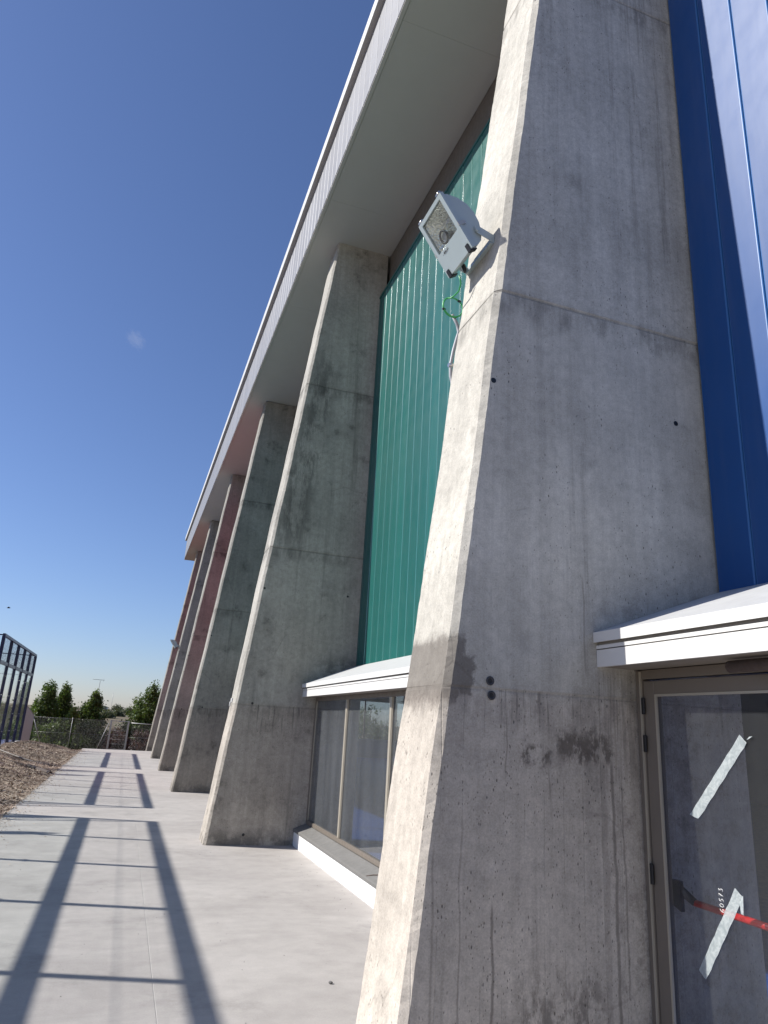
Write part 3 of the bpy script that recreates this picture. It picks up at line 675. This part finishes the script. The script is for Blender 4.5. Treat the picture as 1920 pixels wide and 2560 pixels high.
# ------------------------------------------------------------------ floodlight
def reflector_mat():
    t = NT('hammered_reflector'); c = t.coord(); v = t.vor(c, 55)
    t.set(col=(.82, .82, .78), metal=.85, rough=.30, normal=t.bump(v, .6, .012)); return t.mat
MAT['reflector'] = reflector_mat(); MAT['lampglass'] = glass('lamp_glass', (.93, .95, .94), .08)
def floodlight(label, first=True):
    """local frame: wall plane x = 0 facing -x, y along the wall, origin at the bracket"""
    o = empty('floodlight'); tag(o, label, 'floodlight', 'floodlights on the buttresses')
    # face from A (top, outward) to B (bottom, inward) in the xz plane
    A = Vector((-.405, 0, .268)); B = Vector((-.158, 0, -.086)); L = (B-A); ln = L.length; d = L.normalized(); nrm = Vector((d.z, 0, -d.x)) ; nrm = -nrm if nrm.x > 0 else nrm
    hw = .185
    def P(s_, y, dep): q = A + d*s_ - nrm*dep; return (q.x, y, q.z)
    # front frame: pale plate with a window
    def plate(s0, s1, y0, y1, d0, d1):
        vs = [P(s, y, q) for q in (d0, d1) for s, y in ((s0, y0), (s1, y0), (s1, y1), (s0, y1))]
        return vs, [(0, 1, 2, 3), (7, 6, 5, 4), (0, 4, 5, 1), (1, 5, 6, 2), (2, 6, 7, 3), (3, 7, 4, 0)]
    mb = MB(); gw = .148; g0, g1 = .025, .265
    for a in ((0, g0, -hw, hw), (g1, ln, -hw, hw), (g0, g1, -hw, -gw), (g0, g1, gw, hw)): mb.add(*plate(*a, -.004, .022))
    fr = mb.build('front_frame', MAT['lamp_body'], o)
    b = bmesh.new(); b.from_mesh(fr.data); bmesh.ops.remove_doubles(b, verts=b.verts, dist=.0002); bmesh.ops.recalc_face_normals(b, faces=b.faces); b.to_mesh(fr.data); b.free()
    mb = MB(); mb.add(*plate(g0+.001, g1-.001, -gw+.001, gw-.001, .004, .008)); mb.build('front_glass', MAT['lampglass'], o)
    # housing: curved back
    prof = [(.012, .0225), (.02, .05), (.07, .115), (.13, .155), (.20, .172), (.28, .165), (.36, .135), (.405, .10), (.425, .06), (.425, .0225)]
    n = len(prof); vs = []; F = []
    for y in (-hw+.010, hw-.010): vs += [P(s, y, q) for s, q in prof]
    F = [(i, (i+1) % n, n+(i+1) % n, n+i) for i in range(n-1)]
    mb = MB(); mb.add(vs, F, 0, True); mb.add(vs, [tuple(range(n))[::-1], tuple(range(n, 2*n))])
    hs = mb.build('housing', MAT['lamp_body'], o)
    b = bmesh.new(); b.from_mesh(hs.data); bmesh.ops.remove_doubles(b, verts=b.verts, dist=.0002); bmesh.ops.recalc_face_normals(b, faces=b.faces); b.to_mesh(hs.data); b.free()
    # reflector bowl
    mb = MB(); nu, nv = 10, 10; vs = []
    for i in range(nu+1):
        for j in range(nv+1):
            s = g0+.003+(g1-g0-.006)*i/nu; y = -gw+.003+(2*gw-.006)*j/nv
            q = .016 + .10*(1-abs(2*i/nu-1)**2.5)*(1-abs(2*j/nv-1)**2.5)
            vs.append(P(s, y, q))
    mb.add(vs, [(i*(nv+1)+j, i*(nv+1)+j+1, (i+1)*(nv+1)+j+1, (i+1)*(nv+1)+j) for i in range(nu) for j in range(nv)], 0, False)
    mb.build('reflector', MAT['reflector'], o)
    mb = MB(); mb.tube([P(.165, -.02, .065), P(.165, .075, .065)], [.026, .026], 14); mb.tube([P(.165, -.11, .065), P(.165, -.02, .065)], .014, 12)
    mb.build('bulb', MAT['lampglass'], o)
    mb = MB(); th = [2*math.pi*i/18 for i in range(19)]
    mb.tube([P(.195+.042*math.cos(a), .045+.042*math.sin(a), .030) for a in th], .008, 8, caps=False); mb.build('lamp_ring', MAT['wire'], o)
    mb = MB(); mb.tube([P(.195, .045, .10), P(.195, .045, .035)], .026, 14); mb.build('lamp_holder', MAT['conduit'], o)
    for y in (-hw+.035, hw-.035):
        mb = MB(); mb.tube([P(-.008, y-.022, .008), P(-.008, y+.022, .008)], .013, 12); mb.build('hinge_knuckle', MAT['steel'], o)
        mb = MB(); mb.add(*plate(ln-.045, ln+.012, y-.018, y+.018, -.012, -.0045)); mb.add(*plate(ln+.004, ln+.014, y-.018, y+.018, -.0045, .045)); mb.build('clip', MAT['rubber'], o, bevel=.003)
    for y, s_ in ((-hw, -1), (hw, 1)):
        mb = MB(); mb.add(*plate(.235, .262, y-.004 if s_ < 0 else y-.006, y+.006 if s_ < 0 else y+.004, -.0055, .055)); mb.build('side_catch', MAT['galv'], o)
    # bracket: two arms and a base channel on the wall
    piv = P(.335, 0, .10)
    for y in (-hw-.008, hw+.008):
        mb = MB(); w_ = .022
        mb.prism([(piv[0]-w_, piv[2]+w_), (piv[0]+.01, piv[2]+w_+.01), (-.004, .045), (-.004, -.012), (piv[0], piv[2]-w_)], 1, y-.003, y+.003); mb.tube([(piv[0], y-.012, piv[2]), (piv[0], y+.012, piv[2])], .012, 10)
        mb.build('bracket_arm', MAT['lamp_body'], o)
    MB().box((-.010, -hw-.011, -.014), (-.003, hw+.011, .047)).box((-.03, -hw-.004, -.018), (-.003, hw+.004, -.0142)).build('bracket_base', MAT['lamp_body'], o)
    for y in (-.1, 0, .1):
        mb = MB(); mb.tube([(-.016, y, .016), (-.010, y, .016)], .009, 8); mb.build('bolt', MAT['steel'], o)
    mb = MB(); p1 = Vector(P(ln-.01, .075, .075)); mb.tube([p1, p1+Vector((.012, .0, -.03)), p1+Vector((.016, 0, -.055))], [.016, .015, .010], 10); mb.build('cable_gland', MAT['rubber'], o)
    # small dark maker's lettering on the plate
    mb = MB(); pen = P
    strokes = [[(0, 0), (0, 1), (.6, 0), (.6, 1)], [(.9, .0), (.9, 1)], [(1.7, .9), (1.2, .9), (1.2, .1), (1.7, .1)], [(2, .1), (2, .9), (2.5, .9), (2.5, .1), (2, .1)], [(2.9, 1), (2.9, 0), (3.3, 0)], [(3.6, 0), (3.9, 1), (4.2, 0)], [(4.6, 0), (4.6, 1)]]
    for s_ in strokes: mb.tube([P(.282+(1-b_)*.013, .105-a_*.017, -.0055) for a_, b_ in s_], .0016, 4)
    mb.build('lettering', MAT['wire'], o)
    return o
fl = floodlight('pale grey floodlight with a hammered reflector on the nearest buttress')
fl.location = (ex(4.86)-.036-.001, 3.735, 4.862)
def copy_tree(o, parent=None):
    c = o.copy(); COL.objects.link(c)
    if parent is not None: c.parent = parent
    for ch in list(o.children): copy_tree(ch, c)
    return c
f2 = copy_tree(fl); tag(f2, 'small distant floodlight sticking out from a far buttress against the sky')
f2.location = (ex(4.6)-.037, FY[4]+.3, 4.62); f2.scale = (.95, .95, .95)
# cable: green loop tied up below the lamp, then grey conduit down the back arris
fx, fy_, fz = fl.location
g = MB(); st_ = Vector((1.742, 3.81, 4.735)); cen = Vector((1.80, 3.99, 4.60))
pts = [st_, (1.765, 3.83, 4.69), (1.77, 3.87, 4.655), (1.765, 3.93, 4.655), (1.755, 3.98, 4.66)]
for i in range(0, 27):
    a = math.pi*.75 + 2*math.pi*i/18; pts.append((cen.x-.012+.078*math.cos(a), 4.0+.004*i/10, cen.z+.01+.078*math.sin(a)))
pts += [(1.80, 4.03, 4.545), (1.845, 4.035, 4.50)]
g.tube(pts, .0058, 8)
cab = tag(g.build('cable', MAT['greencable']), 'green cable coiled in a loop below the near floodlight', 'cable')
g = MB()
for a in (.9, 3.6): 
    q = Vector((cen.x-.012+.078*math.cos(a), 4.004, cen.z+.01+.078*math.sin(a))); g.tube([q+Vector((-.012, 0, .004)), q+Vector((.012, 0, -.004))], .009, 8)
g.build('cable_tie', MAT['rubber'], cab)
g = MB(); g.tube([(1.79, 4.02, 4.56), (1.835, 4.03, 4.50), (1.853, 4.035, 4.44), (1.838, 4.035, 4.38), (1.815, 4.035, 4.28), (1.797, 4.035, 4.17), (1.80, 4.035, 4.08), (1.822, 4.035, 3.98), (1.84, 4.035, 3.9)], .012, 10)
con = tag(g.build('conduit', MAT['conduit']), 'grey flexible conduit running down the back edge of the nearest buttress', 'conduit')
g = MB(); g.tube([(1.78, 4.035, 4.158), (1.83, 4.035, 4.165)], .016, 8); g.build('saddle_clip', MAT['steel'], con)
g = MB(); g.box((1.535, 11.33, 1.96), (1.56, 11.42, 2.02)); g.tube([(1.525, 11.375, 1.965), (1.525, 11.375, 1.90)], .012, 8)
tag(g.build('socket_box', MAT['white'], bevel=.004), 'tiny white box on the sunlit edge of the second buttress', 'junction box')

# ------------------------------------------------------------------ padel courts
CZ = .35; TOP = 4.05; MID = 3.15
def bars(mb, p0, p1, r):
    p0 = Vector(p0); p1 = Vector(p1); t = (p1-p0).normalized(); a = Vector((0, 0, 1)) if abs(t.z) < .9 else Vector((1, 0, 0))
    e1 = t.cross(a).normalized()*r; e2 = t.cross(e1).normalized()*r
    vs = [p+q for p in (p0, p1) for q in (e1, -e1*.5+e2*.87, -e1*.5-e2*.87)]
    mb.add(vs, [(0, 1, 4, 3), (1, 2, 5, 4), (2, 0, 3, 5)])
def court(y0, y1, label):
    o = empty('padel_court', (XF, y0, 0)); tag(o, label, 'padel court', 'padel courts beside the path')
    Ln = y1-y0; k = Ln/5; pw = .06
    B = lambda a, b, nm, m_: MB().box(a, b).build(nm, m_, o)
    B((-20, -.06, -.3), (0.06, Ln+.06, CZ-.05), 'kerb', MAT['kerb'])
    B((-19.9, .06, CZ-.049), (-.06, Ln-.06, CZ-.03), 'court_floor', MAT['court'])
    for i in range(6): 
        y = k*i; B((-.055, y-pw/2, CZ-.05), (.055, y+pw/2, TOP-.06), 'post', MAT['navy'])
    B((-.045, -.04, TOP-.059), (.045, Ln+.04, TOP+.03), 'top_rail', MAT['navy'])
    for i in range(5):
        a, b = k*i+pw/2+.004, k*(i+1)-pw/2-.004
        B((-.04, a, MID-.055), (.04, b, MID+.055), 'rail', MAT['navy'])
        B((-.006, a, CZ-.03), (.006, b, MID-.06), 'pane', MAT['padelglass'])
        B((-.002, a, 3.62), (.002, b, 3.624), 'mesh_rail', MAT['navy'])
    mb = MB()
    for z in np.arange(MID+.06, TOP-.06, .05): bars(mb, (0.03, 0, z), (0.03, Ln, z), .0016)
    for y in np.arange(.02, Ln, .05): bars(mb, (0.033, y, MID+.05), (0.033, y, TOP-.05), .0016)
    # side walls stepping down: glass 3 m then 2 m
    for ys_ in (0.0, Ln):
        for x0, x1, zt in ((-2, -.05, MID), (-4, -2.05, MID-1.0)):
            B((x0, ys_-.006, CZ-.03), (x1, ys_+.006, zt-.04), 'side_pane', MAT['padelglass'])
            B((x0-.05, ys_-.035, CZ-.05), (x0-.0, ys_+.035, zt), 'post', MAT['navy'])
            B((x0, ys_-.02, zt-.04), (x1, ys_+.02, zt), 'rail', MAT['navy'])
        B((-2, ys_-.02, TOP-.04), (-.05, ys_+.02, TOP), 'rail', MAT['navy'])
        for z in np.arange(MID+.06, TOP-.06, .05): bars(mb, (-2, ys_, z), (0, ys_, z), .0016)
        for x in np.arange(-2, 0, .05): bars(mb, (x, ys_, MID+.05), (x, ys_, TOP-.05), .0016)
        B((-2.05, ys_-.03, MID), (-2., ys_+.03, TOP), 'post', MAT['navy'])
        for x in (-6, -8, -10, -12, -14, -16):
            B((x-.03, ys_-.03, CZ-.05), (x+.03, ys_+.03, MID), 'post', MAT['navy'])
        B((-16, ys_-.018, MID-.04), (-4.1, ys_+.018, MID), 'rail', MAT['navy'])
    for yl in (-.68, Ln-.54):
        q = MB(); q.tube([(-4.55, yl, -.1), (-4.55, yl, 5.97)], .045, 8); lp = q.build('lamp_pole', MAT['navy'], o)
        q = MB(); q.prism([(-5.0, yl-.10), (-4.3, yl-.15), (-4.0, yl-.10), (-3.7, yl), (-4.0, yl+.10), (-4.3, yl+.15), (-5.0, yl+.10)], 2, 5.975, 6.04); q.build('lamp_head', MAT['navy'], lp)
    tag(mb.build('mesh_panel', MAT['wire'], o), kind='stuff')
    g = MB()
    for i in range(1, 5):
        for z in (.8, 1.45, 2.1, 2.75):
            for s_ in (-.06, .06): g.tube([(.012, k*i+s_, z), (.025, k*i+s_, z)], .018, 6)
    tag(g.build('glass_bolts', MAT['steel'], o), kind='stuff')
    return o
court(5.15, 14.85, 'nearest glass padel court, out of frame, throwing its bar shadows over the path')
court(16.72, 25.2, 'middle glass padel court, out of frame left of the path, seen by its shadow')
court(27.0, 36.5, 'navy framed glass padel court with mesh top at the far left')

# ------------------------------------------------------------------ far fence and gate
FYY = 40.5
def chainlink(mb, fn, L, H, sp=.055, r=.0016):
    n = int((L+H)/sp)
    for i in range(n):
        s0 = i*sp - H
        for sg in (0, 1):
            a = [s0, 0.]; b = [s0+H, H]
            if a[0] < 0: a = [0., -s0]
            if b[0] > L: b = [L, L-s0]
            if a[1] >= H or b[1] <= 0 or a[0] >= b[0]: continue
            if sg: a = [L-a[0], a[1]]; b = [L-b[0], b[1]]
            bars(mb, fn(*a), fn(*b), r)
GZ = -.12; HZ = 1.33
f = tag(empty('chain_link_fence', (-4.25, FYY, GZ)), 'chain-link fence of grey wire with slanting brace posts left of the gate', 'fence', 'fences at the end of the path')
L_ = 3.72; mb = MB(); chainlink(mb, lambda s, z: (s, 0, z), L_, HZ-GZ); tag(mb.build('wire_mesh', MAT['wire'], f), kind='stuff')
for x in (0, 1.86): mb = MB(); mb.tube([(x, .02, 0), (x, .02, HZ-GZ+.03)], .022 if x == 0 else .016, 8); mb.build('post', MAT['galv'], f)
for a, b in (((.03, 0, 1.42), (.58, -.05, .12)), ((L_-.10, 0, 1.32), (L_-.50, -.06, .0))): mb = MB(); mb.tube([a, b], .02, 8); mb.build('brace', MAT['galv'], f)
for z in (.72, 1.43): mb = MB(); mb.tube([(0, 0, z), (L_, 0, z)], .0035, 5); mb.build('tension_wire', MAT['galv'], f)
gt = tag(empty('gate', (-.52, FYY, GZ)), 'narrow galvanised steel gate with mesh and bars at the end of the path', 'gate')
for x in (0, .85): mb = MB(); mb.box((x-.045, -.045, 0), (x+.045, .045, HZ-GZ+.02)); mb.build('gate_post', MAT['galv'], gt, bevel=.006)
mb = MB(); mb.box((.046, -.02, HZ-GZ-.04), (.804, .02, HZ-GZ)).box((.046, -.02, .02), (.804, .02, .06)); mb.build('gate_rail', MAT['galv'], gt)
for z in (.30, .52, .74, .96): mb = MB(); mb.tube([(.046, 0, z), (.804, 0, z)], .007, 6); mb.build('gate_bar', MAT['galv'], gt)
mb = MB(); chainlink(mb, lambda s, z: (.05+s, .012, .06+z), .75, HZ-GZ-.1, .05); tag(mb.build('wire_mesh', MAT['wire'], gt), kind='stuff')
mb = MB(); mb.box((-.09, -.06, .72), (-.046, -.02, .78)); mb.build('latch', MAT['galv'], gt)
f = tag(empty('chain_link_fence', (.38, FYY, GZ)), 'short chain-link fence with a top rail between gate and last buttress', 'fence', 'fences at the end of the path')
mb = MB(); chainlink(mb, lambda s, z: (s+.05, 0, z), 1.6, 1.30); tag(mb.build('wire_mesh', MAT['wire'], f), kind='stuff')
mb = MB(); mb.tube([(.05, 0, 1.37), (1.7, 0, 1.33)], .022, 8); mb.build('top_rail', MAT['galv'], f)
for z in (.65,): mb = MB(); mb.tube([(.05, 0, z), (1.7, 0, z)], .006, 6); mb.build('tension_wire', MAT['galv'], f)
f = tag(empty('chain_link_fence', (-4.22, 36.7, .1)), 'pale chain-link fence running back from the glass court to the corner', 'fence', 'fences at the end of the path')
mb = MB()
def sidefn(s, z): return (0, s, z*(1.75-.45*s/3.75)/1.0)
chainlink(mb, sidefn, 3.75, 1.0, .04, .0024); tag(mb.build('wire_mesh', MAT['galv'], f), kind='stuff')
mb = MB(); mb.tube([(0, 0, 1.75), (0, 3.75, 1.30)], .016, 8); mb.build('top_rail', MAT['galv'], f)
for y, h_ in ((0, 1.78), (3.75, 1.34)): mb = MB(); mb.tube([(0, y, -.3), (0, y, h_)], .024, 8); mb.build('post', MAT['galv'], f)

# ------------------------------------------------------------------ vegetation
def foliage(name, spec, n, size, mat, parent, seed):
    """spec: list of (cx,cy,cz,rx,ry,rz) lobes; leaves gathered in twigs over the lobes"""
    g = np.random.default_rng(seed); w = np.array([s[3]*s[4]+s[3]*s[5] for s in spec]); w = w/w.sum()
    nt_ = n//9; li = g.choice(len(spec), nt_, p=w); sp = np.array(spec)[li]
    d = g.normal(size=(nt_, 3)); d /= np.linalg.norm(d, axis=1)[:, None]; rad = g.random((nt_, 1))**.33
    cen = sp[:, :3] + d*rad*sp[:, 3:]*(1+.16*g.normal(size=(nt_, 1)))
    cen = np.repeat(cen, 9, 0); N = len(cen); pos = cen + g.normal(size=(N, 3))*np.array([.05, .05, .09])*size/.06
    a = g.normal(size=(N, 3)); a[:, 2] += .4; a /= np.linalg.norm(a, axis=1)[:, None]; b = np.cross(a, g.normal(size=(N, 3))); b /= np.linalg.norm(b, axis=1)[:, None]
    s = size*g.uniform(.6, 1.35, (N, 1)); 
    V_ = np.stack([pos-a*s*.9, pos+b*s*.42, pos+a*s*.9, pos-b*s*.42], 1).reshape(-1, 3)
    F = (np.arange(N)[:, None]*4+np.array([[0, 1, 2, 3]])).astype(np.int32)
    me = bpy.data.meshes.new(name); me.vertices.add(len(V_)); me.vertices.foreach_set('co', V_.ravel()); me.loops.add(F.size); me.loops.foreach_set('vertex_index', F.ravel())
    me.polygons.add(N); me.polygons.foreach_set('loop_start', np.arange(0, F.size, 4, dtype=np.int32)); me.update(); me.validate()
    tw = np.repeat(g.uniform(.55, 1.25, (nt_, 1)), 9, 0)*g.uniform(.8, 1.2, (N, 1)); tint = np.concatenate([tw*g.uniform(.85, 1.2, (N, 1)), tw, tw*g.uniform(.7, 1.2, (N, 1))], 1)
    ca = me.color_attributes.new('leaf', 'FLOAT_COLOR', 'POINT'); ca.data.foreach_set('color', np.concatenate([np.repeat(tint, 4, 0), np.ones((N*4, 1))], 1).ravel())
    me.materials.append(mat); return mesh_obj(name, me, parent)
def tree(x, y, h, w, seed, label, cat='tree', mat='leaf', n=19000, base=.15, group='trees behind the fence', lean=0., taps=3, size=.074):
    o = tag(empty('tree' if cat == 'tree' else 'shrub', (x, y, -.35)), label, cat, group); g = random.Random(seed)
    H = h+.35; spec = []
    for i in range(11):
        t_ = i/10; zz = base+(H-base)*(.12+.72*t_); rr = w*(.66-.40*t_**1.7)*g.uniform(.8, 1.1)
        for k in range(3 if t_ < .7 else 2):
            a = g.uniform(0, 6.28); off = w*.36*(1-.6*t_)
            spec.append((lean*t_+off*math.cos(a), off*math.sin(a), zz+g.uniform(-.1, .1), rr*.62, rr*.62, (H-base)*.11))
    for k in range(taps):
        a = g.uniform(0, 6.28); px = w*.30*math.cos(a)*g.uniform(.3, 1); hh = H*g.uniform(.84, 1.0) if k else H
        for q in range(4):
            u = q/3; spec.append((lean+px*(.5 if k == 0 else 1), w*.2*math.sin(a), hh-.05-u*.42, .045+.10*u, .045+.10*u, .13))
    foliage('crown', spec, n, size, MAT[mat], o, seed)
    mb = MB(); mb.tube([(0, 0, -.1), (.02, .01, H*.3), (lean*.5, 0, H*.62), (lean, 0, H*.86)], [.07*w/1.2, .055*w/1.2, .03, .012], 8)
    for k in range(6):
        a = k*1.05; z0 = H*(.2+.09*k); mb.tube([(lean*.3, 0, z0), (lean*.3+math.cos(a)*w*.2, math.sin(a)*w*.2, z0+.2), (lean*.3+math.cos(a)*w*.34, math.sin(a)*w*.34, z0+.5)], [.022, .016, .006], 6)
    mb.build('trunk', MAT['bark'], o)
    return o
tree(-4.22, 43.0, 3.12, 1.45, 1, 'dense green tree beside the glass court, leftmost of the trees', lean=.30, taps=4)
tree(-3.33, 44.0, 3.10, 1.15, 2, 'dark green tree with a pointed top, second from the left', lean=.12, taps=3)
tree(-1.78, 43.5, 2.88, 1.35, 3, 'bright green tree in front of the thin aerial, left of the gate', lean=.10, taps=4)
tree(-2.52, 42.6, 1.95, .95, 4, 'low leafy light green bush between two taller trees', mat='leaf_light', n=5000, taps=2)
tree(.98, 43.5, 3.45, 2.2, 5, 'broad green tree behind the short fence beside the last buttress', lean=.42, taps=5, n=26000)
tree(-3.6, 41.3, .42, .7, 6, 'small bright green shrub at the foot of the left fence brace', 'shrub', 'leaf_light', 2500, .0, 'shrubs behind the fence', size=.05)
tree(-2.1, 41.5, .55, 1.5, 7, 'wide green shrub low behind the middle of the fence', 'shrub', 'leaf', 4500, .0, 'shrubs behind the fence', size=.05)
tree(-.1, 42.2, 1.0, 1.6, 8, 'dark purple leaved shrub behind the gate', 'shrub', 'leaf_red', 9000, .0, 'shrubs behind the fence', size=.05)
tree(1.1, 41.8, .95, 1.5, 9, 'dark purple shrub behind the short fence right of the gate', 'shrub', 'leaf_red', 8000, .0, 'shrubs behind the fence', size=.05)
tree(-3.2, 42.0, 1.25, 2.2, 10, 'dark green bush filling the gap behind the chain-link fence', 'shrub', 'leaf', 12000, .0, 'shrubs behind the fence')
tree(-1.5, 42.8, 1.35, 1.9, 12, 'dark green bush just left of the gate behind the wire', 'shrub', 'leaf', 12000, .0, 'shrubs behind the fence')
tree(-4.9, 42.3, 1.3, 1.5, 13, 'dark green bush in the fence corner behind the court', 'shrub', 'leaf', 12000, .0, 'shrubs behind the fence')
tree(12.6, 46, 3.6, 3.2, 21, 'green tree outside the end window, glimpsed through the hall glass', n=9000)
tree(15.6, 46.5, 3.4, 3.0, 22, 'second green tree outside the end window, farther from the path', n=9000)
# scattered hillside bushes
for i, (x, y, w, h_) in enumerate(((-3.2, 150, 3.2, 1.6), (-1.0, 165, 2.4, 1.3), (-5.5, 190, 3, 1.5), (1.5, 200, 3.4, 1.6), (-9, 215, 4, 2), (-2, 235, 3, 1.4))):
    z = hill_z(x, y); o = tag(empty('bush', (x, y, z)), ['dark low bush on the hillside, nearest of those beyond the gate', 'second nearest dark bush on the far hillside, right of the mast', 'dark hillside bush left of the radio mast', 'dark hillside bush farthest right, behind the broad green tree', 'dark hillside bush farthest left, behind the pointed tree', 'most distant dark bush on the far hill line'][i], 'bush', 'bushes on the far hillside')
    foliage('crown', [(0, 0, h_*.45, w*.5, w*.5, h_*.5), (w*.3, 0, h_*.3, w*.35, w*.35, h_*.35), (-w*.3, .2, h_*.3, w*.35, w*.35, h_*.3)], 900, .22, MAT['leaf_far'], o, 40+i)

# ------------------------------------------------------------------ small far things
a = tag(empty('tv_antenna', (-2.75, 80, hill_z(-2.75, 80))), 'thin aerial on a tall mast above the trees', 'antenna')
zt = 1.7+3.45*80/90; zb = hill_z(-2.75, 80)
mb = MB(); mb.tube([(0, 0, 0), (0, 0, zt-zb+.05)], .022, 6); mb.build('mast', MAT['wire'], a)
mb = MB(); mb.tube([(-.74, 0, zt-zb+.14), (.34, 0, zt-zb+.12)], .020, 6); mb.build('boom', MAT['wire'], a)
for x in (-.7, -.5, -.3, -.1, .1): mb = MB(); mb.tube([(x, -.25, zt-zb+.13), (x, .25, zt-zb+.13)], .008, 5); mb.build('element', MAT['galv'], a)
mb = MB(); mb.tube([(.30, 0, zt-zb+.0), (.38, 0, zt-zb+.14), (.30, 0, zt-zb+.26)], .014, 6); mb.build('reflector', MAT['galv'], a)
hx, hy = -7.6, 300; hz = hill_z(hx, hy)
hs = tag(empty('farmhouse', (hx, hy, hz)), 'tiny white farmhouse on the hill line far away', 'house')
MB().box((-1.6, -2, -.5), (1.6, 2, .8)).build('wall', MAT['whitewall'], hs); MB().prism([(-1.8, .8), (1.8, .8), (0, 1.3)], 1, -2.2, 2.2).build('roof', MAT['kerb'], hs)
mb = MB(); mb.tube([(-3.2, 200, hill_z(-3, 200)), (-3.2, 200, 6.6)], .035, 5); tag(mb.build('radio_mast', MAT['galv']), 'faint thin mast standing on the far hill line', 'mast')
# bird
b_ = tag(empty('bird', (-6.3, 40, 6.5)), 'small dark bird flying over the glass court', 'bird')
mb = MB(); mb.tube([(-.09, 0, 0), (-.04, 0, .012), (.03, 0, .01), (.07, 0, .02), (.10, 0, .018)], [.004, .022, .026, .018, .004], 8); mb.build('body', MAT['rubber'], b_)
for s_ in (-1, 1):
    mb = MB(); v = [(.04, 0, .02), (-.035, 0, .02), (-.01, s_*.09, .055), (.045, s_*.09, .06), (-.02, s_*.19, .02)]
    v2 = [(x, y, z-.006) for x, y, z in v]
    mb.add(v+v2, [(0, 1, 2, 3), (3, 2, 4), (8, 7, 6, 5), (9, 7, 8), (0, 3, 8, 5), (3, 4, 9, 8), (4, 2, 7, 9), (2, 1, 6, 7)]); mb.build('wing', MAT['rubber'], b_)
# board lying on the chips
def on_bed(x, y, dz): return (x, y, chip_h(x, y)+dz)
mb = MB(); mb.tube([on_bed(-2.45, 24.6, .02), on_bed(-2.0, 23.6, .03), on_bed(-1.66, 22.6, .035)], [.05, .06, .055], 6, smooth=False)
tag(mb.build('plank', MAT['plank']), 'dark brown plank lying on the wood chips at the path edge', 'plank')
mb = MB(); mb.tube([on_bed(-3.9, 28.6, .03), on_bed(-3.2, 26.9, .025), on_bed(-2.6, 26.3, .03), on_bed(-1.75, 25.6, .02)], .022, 7)  # tube standing for the wood edging across the chips
tag(mb.build('chip_edging', plain('dull_brown_edging', (.20, .17, .15), .7)), 'grey pipe running across the wood chips to the path', 'edging')
mb = MB(); mb.tube([(2.61, 7.60, .238), (2.66, 7.52, .262), (2.72, 7.40, .282), (2.745, 7.22, .292)], .005, 6)
tag(mb.build('twig', MAT['plank']), 'thin dark twig lying on the grey window sill', 'twig')
bm = bmesh.new(); bmesh.ops.create_icosphere(bm, subdivisions=2, radius=.014)
for v_ in bm.verts: v_.co *= random.uniform(.8, 1.2); v_.co.z *= .7
me = bpy.data.meshes.new('pebble'); bm.to_mesh(me); bm.free(); me.materials.append(MAT['slate'])
tag(mesh_obj('pebble', me, None, (1.62, 5.35, .008)), 'small dark pebble on the concrete path', 'pebble')
# cloud wisp: a little ball of thin vapour
def cloud():
    t = NT('cloud_vapour'); t.nt.nodes.remove(t.bsdf); c = t.coord(); X, Y, Z = t.sep(c)[0:3]
    rad = t.m('SQRT', t.addm(t.addm(t.mul(X, X), t.mul(Y, Y)), t.mul(Z, Z)))
    ns = t.noise(t.vmul(c, (1.1, 1.1, 2.6)), 1.3, 6, .62, .5)
    den = t.mul(t.sm(t.addm(rad, t.mul(t.m('SUBTRACT', .5, ns), 1.6)), .75, .25), .0030)
    vs = t.n('ShaderNodeVolumeScatter'); t.put(vs.inputs['Density'], den); vs.inputs[0].default_value = (1, 1, 1, 1)
    t.nt.links.new(vs.outputs[0], t.out.inputs['Volume'])
    bm = bmesh.new(); bmesh.ops.create_icosphere(bm, subdivisions=3, radius=1.); me = bpy.data.meshes.new('cloud'); bm.to_mesh(me); bm.free(); me.materials.append(t.mat)
    o = mesh_obj('cloud', me, None, (-.061*2000-2, .96*2000, .51*2000+1.7)); o.scale = (46, 60, 24); o.rotation_euler = (0, R(28), 0)
    tag(o, 'tiny faint white wisp of cloud in the clear blue sky', 'cloud')
cloud()
